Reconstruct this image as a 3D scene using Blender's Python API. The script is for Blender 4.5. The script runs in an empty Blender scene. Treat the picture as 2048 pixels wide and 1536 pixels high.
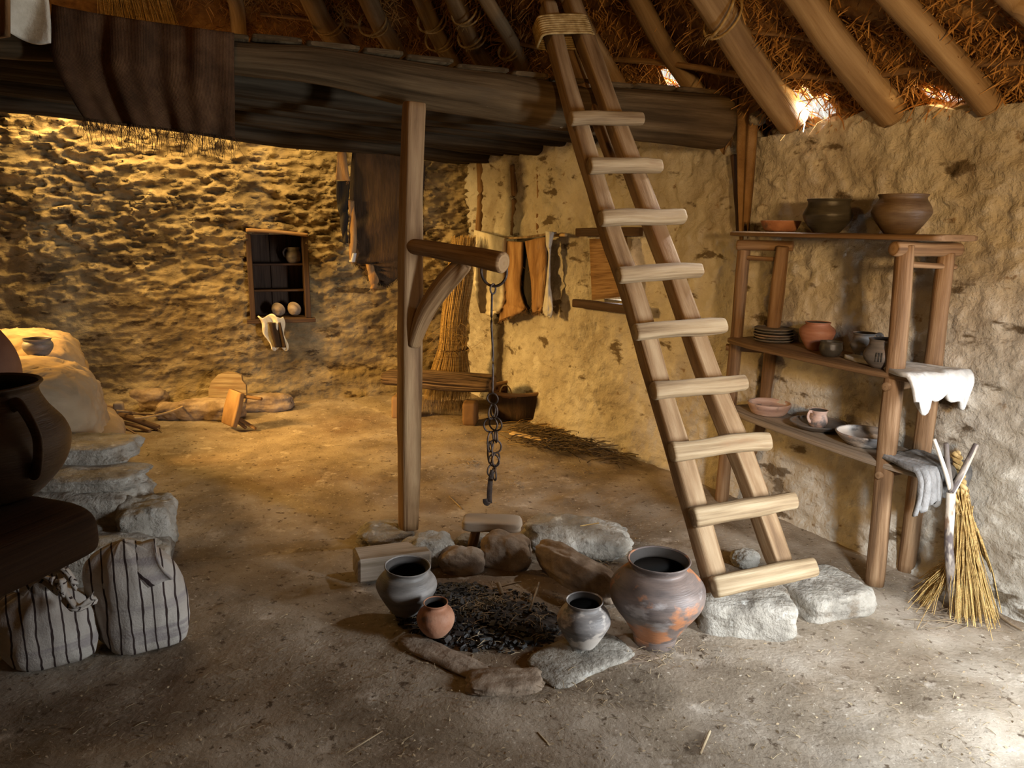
import bpy, math, random
from mathutils import Vector, Matrix, noise
random.seed(7)
sc = bpy.context.scene
C = sc.collection
R_ = math.radians
# ------------------------------------------------------------------ camera
F = 1490.0
PITCH, ROLL = R_(12.0), R_(0.7)
EYE = Vector((0, 0, 1.55))
FW = Vector((0, math.cos(PITCH), -math.sin(PITCH)))
UP0 = Vector((0, math.sin(PITCH), math.cos(PITCH)))
X0 = Vector((1, 0, 0))
RT = X0 * math.cos(ROLL) + UP0 * math.sin(ROLL)
UP = -X0 * math.sin(ROLL) + UP0 * math.cos(ROLL)
cd = bpy.data.cameras.new('camera')
cam = bpy.data.objects.new('camera', cd)
C.objects.link(cam)
cd.sensor_width = 36
cd.lens = 36 * F / 2048
cd.clip_start = 0.02
m = Matrix((RT, UP, -FW)).transposed().to_4x4()
m.translation = EYE
cam.matrix_world = m
sc.camera = cam
# ------------------------------------------------------------------ light
sc.view_settings.view_transform = 'Standard'
sc.view_settings.look = 'None'
sc.view_settings.gamma = 1
sc.view_settings.exposure = 0.0
sc.cycles.max_bounces = 6
sc.cycles.diffuse_bounces = 4
sc.cycles.sample_clamp_indirect = 4
w = bpy.data.worlds.new('world')
sc.world = w
w.use_nodes = True
w.node_tree.nodes['Background'].inputs[0].default_value = (1.0, .96, .85, 1)
w.node_tree.nodes['Background'].inputs[1].default_value = .8


def area(name, loc, target, sx, sy, power, col, spread=180):
    d = bpy.data.lights.new(name, 'AREA')
    d.shape = 'RECTANGLE'
    d.size, d.size_y = sx, sy
    d.energy = power
    d.color = col
    d.spread = R_(spread)
    o = bpy.data.objects.new(name, d)
    C.objects.link(o)
    o.location = loc
    o.rotation_euler = (Vector(target) - Vector(loc)).to_track_quat('-Z', 'Y').to_euler()
    return o


COOL = (.86, .93, 1.0)
WARM = (1.0, .56, .15)
area('door_daylight', (2.98, 1.10, .92), (-.6, 3.1, .1), .34, 1.0, 53, COOL, 88)
area('low_wall_cool_fill', (1.15, -.45, 2.0), (1.85, 2.8, -.25), .30, .30, 18, (.80, .90, 1.0), 50)  # added cool lamp angled down to brighten the lower right wall; no doorway here
area('near_window_daylight', (1.25, -.62, 1.72), (1.6, 3.6, 1.5), .26, .30, 12, (1.0, .60, .24), 60)
area('eaves_gap_light', (1.50, 3.90, 2.15), (-.9, 2.9, 0), .14, .08, 9, (.95, .95, .95), 75)
area('rear_window_light', (.86, 5.05, 1.28), (-1.1, 2.2, 0), .20, .28, 7, (.9, .93, 1.0), 90)
area('left_opening_light', (-4.05, 4.35, 1.85), (-1.0, 5.5, .0), .40, .5, 50, WARM, 76)
area('rear_eaves_light', (-2.9, 5.74, 2.52), (-2.9, 6.12, 1.2), 3.0, .06, 84, (1.0, .64, .22))
area('roof_warm_fill', (-.9, 1.7, 3.1), (1.5, 3.9, 2.5), .3, .25, 7, (1.0, .50, .12))  # added warm fill for the rafters, thatch and upper right wall
area('roof_gap_light', (.97, 4.66, 2.41), (.3, 3.8, 2.9), .10, .06, 5, (1.0, .66, .25))
area('roof_gap_light', (1.53, 3.86, 2.19), (.6, 3.3, 2.9), .10, .06, 6, (1.0, .66, .25))
area('roof_gap_light', (1.86, 3.38, 2.13), (1.0, 2.9, 2.8), .08, .05, 5, (1.0, .66, .25))


# ------------------------------------------------------------------ pixel helpers: rays that meet real surfaces
def ray(px, py):
    return RT * ((px - 1024) / F) + UP * ((768 - py) / F) + FW


def at_t(px, py, t):
    return EYE + ray(px, py) * t


def at_y(px, py, y):
    d = ray(px, py)
    return EYE + d * (y / d.y)


def at_z(px, py, z=0.0):
    d = ray(px, py)
    return EYE + d * ((z - EYE.z) / d.z)


def on_line(px, A, B, z=1.2):
    """plan point where the ray of a pixel column crosses line A-B (at height z)"""
    py = 600
    for _ in range(6):
        d = ray(px, py)
        ex, ey = B[0] - A[0], B[1] - A[1]
        det = d.x * (-ey) + ex * d.y
        t = (A[0] * (-ey) + ex * A[1]) / det
        p = Vector((d.x * t, d.y * t, z))
        v = p - EYE
        dep = v.dot(FW)
        py = 768 - F * v.dot(UP) / dep
    return p


# ------------------------------------------------------------------ object helpers
def tag(o, label=None, cat=None, group=None, kind=None):
    if label: o['label'] = label
    if cat: o['category'] = cat
    if group: o['group'] = group
    if kind: o['kind'] = kind
    return o


def empty(name, loc, label, cat, group=None):
    o = bpy.data.objects.new(name, None)
    C.objects.link(o)
    o.empty_display_size = .05
    o.location = loc
    return tag(o, label, cat, group)


class MB:
    """mesh builder working in world coordinates"""

    def __init__(s):
        s.v, s.f, s.uv, s.flat = [], [], [], []

    def add(s, vs, fs, uvs=None, flat=False):
        b = len(s.v)
        s.v += [tuple(p) for p in vs]
        for i, f in enumerate(fs):
            s.f.append([b + j for j in f])
            s.uv.append(uvs[i] if uvs else [(0, 0)] * len(f))
            s.flat.append(flat)
        return s

    def build(s, name, mat, parent=None, label=None, cat=None, group=None, kind=None, origin=None):
        if origin is None:
            if parent is not None:
                origin = Vector((0, 0, 0))
            else:
                xs = [p[0] for p in s.v]; ys = [p[1] for p in s.v]; zs = [p[2] for p in s.v]
                origin = Vector(((min(xs) + max(xs)) / 2, (min(ys) + max(ys)) / 2, min(zs)))
        base = Vector((0, 0, 0))
        q = parent
        while q is not None:
            base += Vector(q.location)
            q = q.parent
        if parent is not None:
            origin = Vector((sum(p[0] for p in s.v) / len(s.v), sum(p[1] for p in s.v) / len(s.v), sum(p[2] for p in s.v) / len(s.v)))
        me = bpy.data.meshes.new(name)
        me.from_pydata([(p[0] - origin[0], p[1] - origin[1], p[2] - origin[2]) for p in s.v], [], s.f)
        uvl = me.uv_layers.new(name='UVMap')
        flat = [c for f in s.uv for uv in f for c in uv]
        uvl.data.foreach_set('uv', flat)
        me.polygons.foreach_set('use_smooth', [not x for x in s.flat])
        me.materials.append(mat)
        me.update()
        o = bpy.data.objects.new(name, me)
        C.objects.link(o)
        if parent is not None:
            o.parent = parent
            o.location = origin - base
        else:
            o.location = origin
        return tag(o, label, cat, group, kind)


def nz(p, sc_=1.0, seed=0.0, oct_=3):
    q = Vector((p[0] * sc_ + seed, p[1] * sc_ - seed * .7, p[2] * sc_ + seed * 1.3))
    return noise.fractal(q, .9, 2.0, oct_)


def catmull(pts, n):
    """resample a polyline of tuples (any dimension) into n samples per segment"""
    P = [tuple(p) for p in pts]
    if len(P) == 2:
        return [tuple(P[0][k] + (P[1][k] - P[0][k]) * i / n for k in range(len(P[0]))) for i in range(n + 1)]
    out = []
    for i in range(len(P) - 1):
        p0 = P[max(i - 1, 0)]; p1 = P[i]; p2 = P[i + 1]; p3 = P[min(i + 2, len(P) - 1)]
        for j in range(n):
            t = j / n
            out.append(tuple(.5 * (2 * p1[k] + (p2[k] - p0[k]) * t + (2 * p0[k] - 5 * p1[k] + 4 * p2[k] - p3[k]) * t * t
                                   + (3 * p1[k] - p0[k] - 3 * p2[k] + p3[k]) * t ** 3) for k in range(len(p1))))
    out.append(P[-1])
    return out


def sweep(mb, pts, w, h=None, n=14, e=2.0, up=(0, 0, 1), nse=.0, nsc=6.0, seed=0., segs=8, rnd=.25, twist=0.):
    """sweep a superellipse (half widths w across, h along up) along pts; w,h may be lists"""
    h = w if h is None else h
    W = w if isinstance(w, (list, tuple)) else [w] * len(pts)
    H = h if isinstance(h, (list, tuple)) else [h] * len(pts)
    P = catmull([tuple(p) + (W[i], H[i]) for i, p in enumerate(pts)], segs)
    cp = [Vector(p[:3]) for p in P]
    L = 0.
    rings = []
    upv = Vector(up)
    for i, p in enumerate(P):
        a = cp[max(i - 1, 0)]; b = cp[min(i + 1, len(cp) - 1)]
        T = (b - a).normalized()
        S = T.cross(upv)
        if S.length < 1e-4: S = T.cross(Vector((1, 0, 0)))
        S.normalize()
        U = S.cross(T).normalized()
        if i: L += (cp[i] - cp[i - 1]).length
        rings.append((cp[i], S, U, p[3], p[4], L, T))
    vs, fs, uvs = [], [], []
    per = sum(W) / len(W) * 6.3
    # rounded caps: extra shrunken rings
    seq = []
    r0 = rings[0]; r1 = rings[-1]
    cap = min(r0[3], r0[4]) * rnd
    seq.append((r0[0], r0, .8)); seq.append((r0[0] + r0[6] * cap * .35, r0, .96))
    for r in rings[1:-1] if len(rings) > 2 else []:
        seq.append((r[0], r, 1.0))
    cap = min(r1[3], r1[4]) * rnd
    seq.append((r1[0] - r1[6] * cap * .35, r1, .96)); seq.append((r1[0], r1, .8))
    for c, r, k in seq:
        for j in range(n):
            a = 2 * math.pi * j / n + twist * r[5] + math.pi / n
            ca, sa = math.cos(a), math.sin(a)
            x = abs(ca) ** (2 / e) * (1 if ca >= 0 else -1) * r[3] * k
            y = abs(sa) ** (2 / e) * (1 if sa >= 0 else -1) * r[4] * k
            p = c + r[1] * x + r[2] * y
            if nse:
                d = (p - c)
                if d.length > 1e-6:
                    # noise stretched along the length
                    q = (ca * r[3] * nsc * 2.2, sa * r[4] * nsc * 2.2, r[5] * nsc * .5)
                    p = p + d.normalized() * nz(q, 1, seed) * nse
            vs.append(p)
    m_ = len(seq)
    for i in range(m_ - 1):
        for j in range(n):
            j2 = (j + 1) % n
            fs.append([i * n + j, i * n + j2, (i + 1) * n + j2, (i + 1) * n + j])
            u0, u1 = seq[i][1][5], seq[i + 1][1][5]
            v0, v1 = per * j / n, per * (j + 1) / n
            uvs.append([(u0, v0), (u0, v1), (u1, v1), (u1, v0)])
    c0 = len(vs); vs.append(seq[0][0]); c1 = len(vs); vs.append(seq[-1][0])
    for j in range(n):
        j2 = (j + 1) % n
        fs.append([c0, j2, j]); uvs.append([(.0, .0), (.0, .02), (.0, .02)])
        b = (m_ - 1) * n
        fs.append([c1, b + j, b + j2]); uvs.append([(.0, .0), (.0, .02), (.0, .02)])
    mb.add(vs, fs, uvs)
    return mb


def log(name, pts, r, mat, parent=None, h=None, label=None, cat=None, group=None, **k):
    mb = MB()
    sweep(mb, pts, r, h, **k)
    return mb.build(name, mat, parent, label, cat, group)


def lathe(mb, base, prof, n=40, nse=0., seed=0., tilt=None, cap_bottom=True, sq=(1, 1)):
    """prof list of (r, z)"""
    P = catmull(prof, 4)
    base = Vector(base)
    vs, fs, uvs = [], [], []
    M = Matrix.Identity(3)
    if tilt: M = Matrix.Rotation(tilt[0], 3, 'X') @ Matrix.Rotation(tilt[1], 3, 'Y')
    for i, (r, z) in enumerate(P):
        r = max(r, .0005)
        for j in range(n):
            a = 2 * math.pi * j / n
            rr = r + (nse * nz((math.cos(a) * 1.3, math.sin(a) * 1.3, z * 9), 1, seed, 2) if nse else 0)
            vs.append(base + M @ Vector((rr * math.cos(a) * sq[0], rr * math.sin(a) * sq[1], z)))
    for i in range(len(P) - 1):
        for j in range(n):
            j2 = (j + 1) % n
            fs.append([i * n + j, i * n + j2, (i + 1) * n + j2, (i + 1) * n + j])
            u0, u1 = j / n, (j + 1) / n
            uvs.append([(u0, P[i][1]), (u1, P[i][1]), (u1, P[i + 1][1]), (u0, P[i + 1][1])])
    mb.add(vs, fs, uvs)
    if cap_bottom:
        mb.add(vs[:n], [list(range(n))[::-1]])
    return mb


def rock(mb, c, d, rot=0., e=3.2, nse=.12, nsc=1.0, seed=0., res=22, flat_top=False, taper=0., tilt=(0, 0), skew=0.):
    """superellipsoid block, half sizes d, centre c, lumpy"""
    c = Vector(c)
    M = Matrix.Rotation(rot, 3, 'Z') @ Matrix.Rotation(tilt[0], 3, 'X') @ Matrix.Rotation(tilt[1], 3, 'Y')
    vs, fs = [], []
    idx = {}
    mind = min(d)

    def vert(x, y, z):
        key = (round(x * 500), round(y * 500), round(z * 500))
        if key in idx: return idx[key]
        p = Vector((x, y, z))
        l = (abs(x) ** e + abs(y) ** e + abs(z) ** e) ** (1 / e)
        p = p / l
        k = 1 + nse * nz(p, 1.1 * nsc, seed, 4) * 1.0
        q = Vector((p.x * d[0] * k, p.y * d[1] * k, p.z * d[2] * (1 + nse * .8 * nz(p, 1.6 * nsc, seed + 9, 3))))
        f = 1 - taper * (p.z * .5 + .5)
        q.x *= f; q.y *= f
        q.x += skew * q.y
        g = q * 22
        q += p.normalized() * (nz(g, 1, seed + 3, 3) * .05 + (abs(nz(q * 9, 1, seed + 6, 2)) - .2) * .20 * (nse > .06)) * mind
        idx[key] = len(vs)
        vs.append(c + M @ q)
        return idx[key]

    for ax in range(3):
        for s_ in (-1, 1):
            for i in range(res):
                for j in range(res):
                    q = []
                    for (a, b) in ((i, j), (i + 1, j), (i + 1, j + 1), (i, j + 1)):
                        # tangent spacing for evenness
                        u = math.tan((a / res * 2 - 1) * math.pi / 4)
                        v = math.tan((b / res * 2 - 1) * math.pi / 4)
                        p = [0, 0, 0]
                        p[ax] = s_; p[(ax + 1) % 3] = u; p[(ax + 2) % 3] = v
                        q.append(vert(*p))
                    fs.append(q if s_ > 0 else q[::-1])
    mb.add(vs, fs)
    return mb


def box(mb, c, d, rot=0., tilt=(0, 0), bev=.004):
    """plain bevelled box, half sizes d"""
    sx, sy, sz = d
    M = Matrix.Rotation(rot, 3, 'Z') @ Matrix.Rotation(tilt[0], 3, 'X') @ Matrix.Rotation(tilt[1], 3, 'Y')
    c = Vector(c)
    vs, uvs = [], []
    # three-band bevel through superposed corner triples
    corners = {}
    b = min(bev, sx * .4, sy * .4, sz * .4)
    for x in (-1, 1):
        for y in (-1, 1):
            for z in (-1, 1):
                for ax in range(3):
                    p = [x * (sx - b), y * (sy - b), z * (sz - b)]
                    p[ax] += (x, y, z)[ax] * b
                    corners[(x, y, z, ax)] = len(vs)
                    vs.append(c + M @ Vector(p))
    fs = []
    for ax in range(3):
        a, bb = (ax + 1) % 3, (ax + 2) % 3
        for s_ in (-1, 1):
            q = []
            for (u, v) in ((-1, -1), (1, -1), (1, 1), (-1, 1)):
                k = [0, 0, 0]; k[ax] = s_; k[a] = u; k[bb] = v
                q.append(corners[(k[0], k[1], k[2], ax)])
            fs.append(q if s_ > 0 else q[::-1])
        for u in (-1, 1):
            for v in (-1, 1):
                q = []
                for (t, w_) in ((-1, a), (-1, bb), (1, bb), (1, a)):
                    k = [0, 0, 0]; k[ax] = t; k[a] = u; k[bb] = v
                    q.append(corners[(k[0], k[1], k[2], w_)])
                fs.append(q if u * v < 0 else q[::-1])
    for x in (-1, 1):
        for y in (-1, 1):
            for z in (-1, 1):
                q = [corners[(x, y, z, k)] for k in range(3)]
                fs.append(q if x * y * z > 0 else q[::-1])
    big = sorted(range(3), key=lambda k: -d[k])[0]
    Mi = M.transposed()
    for f in fs:
        uu = []
        for i in f:
            q = Mi @ (vs[i] - c)
            uu.append((q[big], q[(big + 1) % 3] + q[(big + 2) % 3]))
        uvs.append(uu)
    mb.add(vs, fs, uvs, flat=True)
    return mb


def strand(mb, pts, r, n=3):
    """thin tube of n sides tapering slightly"""
    P = [Vector(p) for p in pts]
    vs, fs, uvs = [], [], []
    for i, p in enumerate(P):
        T = (P[min(i + 1, len(P) - 1)] - P[max(i - 1, 0)]).normalized()
        S = T.cross(Vector((.31, .17, .93)))
        if S.length < 1e-3: S = T.cross(Vector((1, 0, 0)))
        S.normalize(); U = S.cross(T)
        rr = r * (1 - .35 * i / max(1, len(P) - 1))
        for j in range(n):
            a = 2 * math.pi * j / n
            vs.append(p + S * math.cos(a) * rr + U * math.sin(a) * rr)
    for i in range(len(P) - 1):
        for j in range(n):
            j2 = (j + 1) % n
            fs.append([i * n + j, i * n + j2, (i + 1) * n + j2, (i + 1) * n + j])
    u = random.random() * 9
    mb.add(vs, fs, [[(u, u)] * 4] * len(fs))
    return mb


def tube_loop(mb, c, A, B, ra, rb, r, n=24, k=8):
    """closed ring: centre c, axes A,B"""
    c = Vector(c); A = Vector(A).normalized(); B = Vector(B).normalized()
    N = A.cross(B).normalized()
    vs, fs = [], []
    for i in range(n):
        a = 2 * math.pi * i / n
        p = c + A * math.cos(a) * ra + B * math.sin(a) * rb
        o_ = (A * math.cos(a) / ra + B * math.sin(a) / rb).normalized()
        for j in range(k):
            b = 2 * math.pi * j / k
            vs.append(p + o_ * math.cos(b) * r + N * math.sin(b) * r)
    for i in range(n):
        i2 = (i + 1) % n
        for j in range(k):
            j2 = (j + 1) % k
            fs.append([i * k + j, i2 * k + j, i2 * k + j2, i * k + j2])
    mb.add(vs, fs)
    return mb


# ------------------------------------------------------------------ materials
def mat(name, cols, scale=6., stretch=(1, 1, 1), coord='Object', rough=.85, bump=.3, bscale=40., bstretch=None,
        patches=(), spec=.25, detail=6., metal=0., bdist=.01, alpha_weave=None, stripes=None, contrast=(.32, .68), trans=None):
    m_ = bpy.data.materials.new(name)
    m_.use_nodes = True
    nt = m_.node_tree
    N, Lk = nt.nodes, nt.links
    bs = N['Principled BSDF']
    tc = N.new('ShaderNodeTexCoord')
    oi = N.new('ShaderNodeObjectInfo')

    def mapped(st, off):
        mp = N.new('ShaderNodeMapping')
        mp.inputs['Scale'].default_value = st
        Lk.new(tc.outputs[coord], mp.inputs['Vector'])
        ad = N.new('ShaderNodeVectorMath'); ad.operation = 'MULTIPLY_ADD'
        ad.inputs[1].default_value = (1, 1, 1)
        cb = N.new('ShaderNodeMath'); cb.operation = 'MULTIPLY_ADD'
        cb.inputs[1].default_value = 37.; cb.inputs[2].default_value = off
        Lk.new(oi.outputs['Random'], cb.inputs[0])
        Lk.new(mp.outputs[0], ad.inputs[0]); Lk.new(cb.outputs[0], ad.inputs[2])
        return ad.outputs[0]

    def nse(vec, s_, d_):
        n_ = N.new('ShaderNodeTexNoise')
        n_.inputs['Scale'].default_value = s_
        n_.inputs['Detail'].default_value = d_
        n_.inputs['Roughness'].default_value = .6
        Lk.new(vec, n_.inputs['Vector'])
        return n_.outputs['Fac']

    def ramp(fac, stops):
        r = N.new('ShaderNodeValToRGB')
        el = r.color_ramp.elements
        while len(el) < len(stops): el.new(.5)
        for i, (p_, c_) in enumerate(stops):
            el[i].position = p_
            el[i].color = tuple(c_) + (1,) if len(c_) == 3 else c_
        Lk.new(fac, r.inputs[0])
        return r.outputs[0]

    v0 = mapped(stretch, 0.)
    lo, hi = contrast
    k = len(cols)
    col = ramp(nse(v0, scale, detail), [(lo + (hi - lo) * i / max(1, k - 1), c_) for i, c_ in enumerate(cols)])
    for i, (pc, ps, plo, phi, pst) in enumerate(patches):
        f = ramp(nse(mapped(pst, 3.1 + 5 * i), ps, 5.), [(plo, (0, 0, 0)), (phi, (1, 1, 1))])
        mx = N.new('ShaderNodeMix'); mx.data_type = 'RGBA'
        Lk.new(f, mx.inputs[0]); Lk.new(col, mx.inputs[6])
        mx.inputs[7].default_value = tuple(pc) + (1,)
        col = mx.outputs[2]
    if stripes:
        freq, width, sc_col, warp = stripes
        sp = N.new('ShaderNodeSeparateXYZ')
        uvn = N.new('ShaderNodeUVMap')
        Lk.new(uvn.outputs[0], sp.inputs[0])
        wn = N.new('ShaderNodeTexNoise'); wn.inputs['Scale'].default_value = 5.
        Lk.new(uvn.outputs[0], wn.inputs['Vector'])
        ma = N.new('ShaderNodeMath'); ma.operation = 'MULTIPLY_ADD'
        Lk.new(wn.outputs['Fac'], ma.inputs[0]); ma.inputs[1].default_value = warp
        Lk.new(sp.outputs[0], ma.inputs[2])
        mf = N.new('ShaderNodeMath'); mf.operation = 'MULTIPLY'; mf.inputs[1].default_value = freq
        Lk.new(ma.outputs[0], mf.inputs[0])
        fr = N.new('ShaderNodeMath'); fr.operation = 'FRACT'; Lk.new(mf.outputs[0], fr.inputs[0])
        lt = N.new('ShaderNodeMath'); lt.operation = 'LESS_THAN'; lt.inputs[1].default_value = width
        Lk.new(fr.outputs[0], lt.inputs[0])
        mx = N.new('ShaderNodeMix'); mx.data_type = 'RGBA'
        Lk.new(lt.outputs[0], mx.inputs[0]); Lk.new(col, mx.inputs[6]); mx.inputs[7].default_value = tuple(sc_col) + (1,)
        col = mx.outputs[2]
    Lk.new(col, bs.inputs['Base Color'])
    bs.inputs['Roughness'].default_value = rough
    bs.inputs['Specular IOR Level'].default_value = spec
    bs.inputs['Metallic'].default_value = metal
    if bump:
        bp = N.new('ShaderNodeBump')
        bp.inputs['Strength'].default_value = bump
        bp.inputs['Distance'].default_value = bdist
        Lk.new(nse(mapped(bstretch or stretch, 11.), bscale, 8.), bp.inputs['Height'])
        if alpha_weave:
            wv = []
            for ax in (0, 1):
                q = N.new('ShaderNodeTexWave'); q.wave_type = 'BANDS'; q.bands_direction = 'XY'[ax]
                q.inputs['Scale'].default_value = alpha_weave; q.inputs['Distortion'].default_value = 1.5
                q.inputs['Detail Scale'].default_value = .6
                uvn = N.new('ShaderNodeUVMap'); Lk.new(uvn.outputs[0], q.inputs['Vector'])
                wv.append(q.outputs['Fac'])
            mxn = N.new('ShaderNodeMath'); mxn.operation = 'MAXIMUM'
            Lk.new(wv[0], mxn.inputs[0]); Lk.new(wv[1], mxn.inputs[1])
            b2 = N.new('ShaderNodeBump'); b2.inputs['Strength'].default_value = .8; b2.inputs['Distance'].default_value = .004
            Lk.new(mxn.outputs[0], b2.inputs['Height']); Lk.new(bp.outputs[0], b2.inputs['Normal'])
            Lk.new(b2.outputs[0], bs.inputs['Normal'])
            wm = N.new('ShaderNodeMix'); wm.data_type = 'RGBA'; wm.blend_type = 'MULTIPLY'; wm.inputs[0].default_value = 1.
            Lk.new(col, wm.inputs[6]); Lk.new(ramp(mxn.outputs[0], [(.25, (.22, .20, .18)), (.8, (1.3, 1.3, 1.3))]), wm.inputs[7])
            Lk.new(wm.outputs[2], bs.inputs['Base Color'])
        else:
            Lk.new(bp.outputs[0], bs.inputs['Normal'])
    return m_


WG = (1.2, 26, 1)     # grain stretch over (length, girth)
M = {}
M['ladder'] = mat('ladder_wood', [(.11, .06, .025), (.225, .14, .07), (.33, .235, .135)], 1.6, WG, 'UV', .7, .35, 5, patches=[((.17, .09, .04), 1.1, .60, .72, (1, 4, 1))])
M['rung'] = mat('rung_wood', [(.15, .095, .048), (.285, .205, .115), (.385, .30, .185)], 1.6, WG, 'UV', .7, .4, 5, patches=[((.24, .14, .07), 1.5, .62, .74, (1, 4, 1))])
M['post'] = mat('post_wood', [(.12, .06, .022), (.25, .145, .065), (.35, .225, .11)], 1.4, WG, 'UV', .7, .4, 5)
M['leg'] = mat('leg_wood', [(.085, .045, .02), (.19, .108, .052), (.29, .185, .10)], 1.4, WG, 'UV', .65, .4, 5)
M['board'] = mat('board_wood', [(.09, .05, .024), (.18, .105, .052), (.25, .16, .09)], 1.4, WG, 'UV', .55, .35, 5)
M['greyboard'] = mat('grey_board_wood', [(.17, .125, .08), (.28, .22, .16), (.38, .31, .24)], 1.4, WG, 'UV', .75, .4, 5)
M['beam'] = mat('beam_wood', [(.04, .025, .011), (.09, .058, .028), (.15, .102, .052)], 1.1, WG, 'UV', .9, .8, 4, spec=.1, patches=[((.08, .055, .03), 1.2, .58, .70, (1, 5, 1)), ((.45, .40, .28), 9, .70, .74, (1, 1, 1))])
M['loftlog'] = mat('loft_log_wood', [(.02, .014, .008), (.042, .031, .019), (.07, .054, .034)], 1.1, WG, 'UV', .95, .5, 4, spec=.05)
M['rafter'] = mat('rafter_wood', [(.15, .085, .035), (.27, .175, .085), (.39, .275, .15)], 1.2, (1, 14, 1), 'UV', .7, .4, 5, patches=[((.20, .12, .06), 1.6, .58, .68, (1, 3, 1))])
M['bench'] = mat('weathered_bench_wood', [(.03, .016, .008), (.15, .09, .045), (.27, .175, .09)], 2.2, (.8, 34, 1), 'UV', .85, 1., 4, bdist=.03, contrast=(.42, .58))
M['stool'] = mat('stool_wood', [(.18, .13, .09), (.30, .23, .16), (.42, .34, .26)], 1.6, WG, 'UV', .7, .4, 5)
M['palewood'] = mat('pale_wood', [(.40, .26, .12), (.58, .42, .22), (.70, .54, .32)], 1.6, WG, 'UV', .75, .3, 5)
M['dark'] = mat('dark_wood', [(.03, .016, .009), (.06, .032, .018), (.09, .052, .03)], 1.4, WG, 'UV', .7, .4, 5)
M['brush'] = mat('dark_brushwood', [(.045, .03, .017), (.10, .07, .04), (.19, .14, .085)], 20, (1, 1, 1), 'Object', .85, .2)
M['twig'] = mat('twig_bark', [(.10, .065, .035), (.24, .17, .10), (.38, .29, .18)], 20, (1, 1, 1), 'Object', .8, .2)
M['birch'] = mat('peeled_stick_wood', [(.20, .16, .13), (.52, .45, .36), (.70, .64, .54)], 3, (1, 3, 1), 'UV', .7, .3, 8, patches=[((.10, .08, .075), 2.3, .60, .66, (1, 3, 1)), ((.22, .14, .09), 3, .60, .66, (1, 3, 1))])
M['bark'] = mat('dark_bark', [(.05, .04, .035), (.11, .09, .08), (.20, .17, .14)], 6, (1, 3, 1), 'UV', .85, .5, 12)
M['straw'] = mat('golden_straw', [(.24, .13, .035), (.44, .28, .09), (.60, .42, .17)], 7, (1, 1, 30), 'Object', .6, 0)
M['ropestraw'] = mat('straw_rope', [(.24, .15, .05), (.40, .27, .105), (.52, .38, .18)], 30, (1, 1, 1), 'Object', .7, .4, 90)
M['thatch'] = mat('thatch_straw', [(.08, .035, .011), (.20, .10, .033), (.33, .19, .065)], 9, (1, 1, 1), 'Object', .8, .6, 60)
M['thatchstraw'] = mat('loose_thatch_straw', [(.17, .072, .018), (.40, .20, .055), (.62, .37, .12)], 5, (1, 1, 1), 'UV', .65, 0)
M['litter'] = mat('straw_litter', [(.14, .09, .05), (.33, .24, .14), (.50, .40, .25)], 5, (1, 1, 1), 'UV', .8, 0)
M['soil'] = mat('trodden_earth', [(.16, .12, .08), (.265, .21, .15), (.37, .31, .24)], 3.2, (1, 1, 1), 'Object', .92, .55, 55, spec=.15,
                patches=[((.17, .11, .065), 1.3, .52, .72, (1, 1, 1)), ((.47, .40, .32), 8, .60, .74, (1, 1, 1)), ((.10, .07, .045), 26, .60, .68, (1, 1, 1)), ((.50, .43, .34), 60, .62, .70, (1, 1, 1))])
M['wallB'] = mat('rough_mortar', [(.12, .09, .05), (.25, .19, .105), (.39, .31, .18)], 3.0, (1, 1, 1.6), 'Object', .95, .8, 26, spec=.1, bdist=.02,
                 patches=[((.085, .06, .035), 4.2, .57, .63, (1, 1, 2.4)), ((.13, .09, .05), 9, .64, .70, (1, 1, 1.8))])
M['wallR'] = mat('limewashed_plaster', [(.35, .30, .23), (.50, .455, .375), (.61, .575, .50)], 2.4, (1, 1, 1), 'Object', .92, 1.0, 34, spec=.12, bdist=.02,
                 patches=[((.66, .63, .56), 5, .55, .75, (1, 1, 1)), ((.15, .115, .075), 3.6, .605, .66, (1, 1, 2.2)), ((.26, .19, .12), 11, .64, .72, (1, 1, 1.4))])
M['plain'] = mat('plain_plaster', [(.30, .24, .16), (.42, .35, .25)], 2.4, (1, 1, 1), 'Object', .95, .4, 20)
M['stone'] = mat('grey_stone', [(.21, .185, .15), (.34, .305, .25), (.46, .42, .355)], 9, (1, 1, 1), 'Object', .9, 1.0, 45, spec=.15, bdist=.02,
                 patches=[((.62, .60, .54), 14, .62, .72, (1, 1, 1)), ((.17, .13, .09), 7, .60, .72, (1, 1, 1))])
M['brownstone'] = mat('soot_brown_stone', [(.15, .105, .07), (.27, .20, .14), (.38, .30, .22)], 8, (1, 1, 1), 'Object', .9, .7, 40, spec=.15)
M['clay'] = mat('oven_clay', [(.19, .13, .075), (.26, .185, .11), (.32, .24, .15)], 2.5, (1, 1, 1), 'Object', .85, .25, 30,
                patches=[((.25, .17, .11), 3, .60, .75, (1, 1, 1))])
M['iron'] = mat('forged_iron', [(.035, .026, .022), (.075, .055, .045), (.13, .085, .06)], 20, (1, 1, 1), 'Object', .55, .3, 60, metal=.6)
M['charcoal'] = mat('charcoal', [(.010, .009, .008), (.026, .024, .022), (.06, .056, .052)], 30, (1, 1, 1), 'Object', .6, .5, 80, spec=.5)
M['ash'] = mat('ash_bed', [(.020, .018, .016), (.055, .045, .038), (.12, .10, .085)], 12, (1, 1, 1), 'Object', .95, .8, 60,
               patches=[((.10, .07, .045), 3, .5, .62, (1, 1, 1))])
M['burlap'] = mat('brown_burlap', [(.055, .026, .010), (.10, .048, .020), (.15, .078, .034)], 8, (1, 1, 1), 'Object', .95, .3, 60, alpha_weave=8.)
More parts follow.
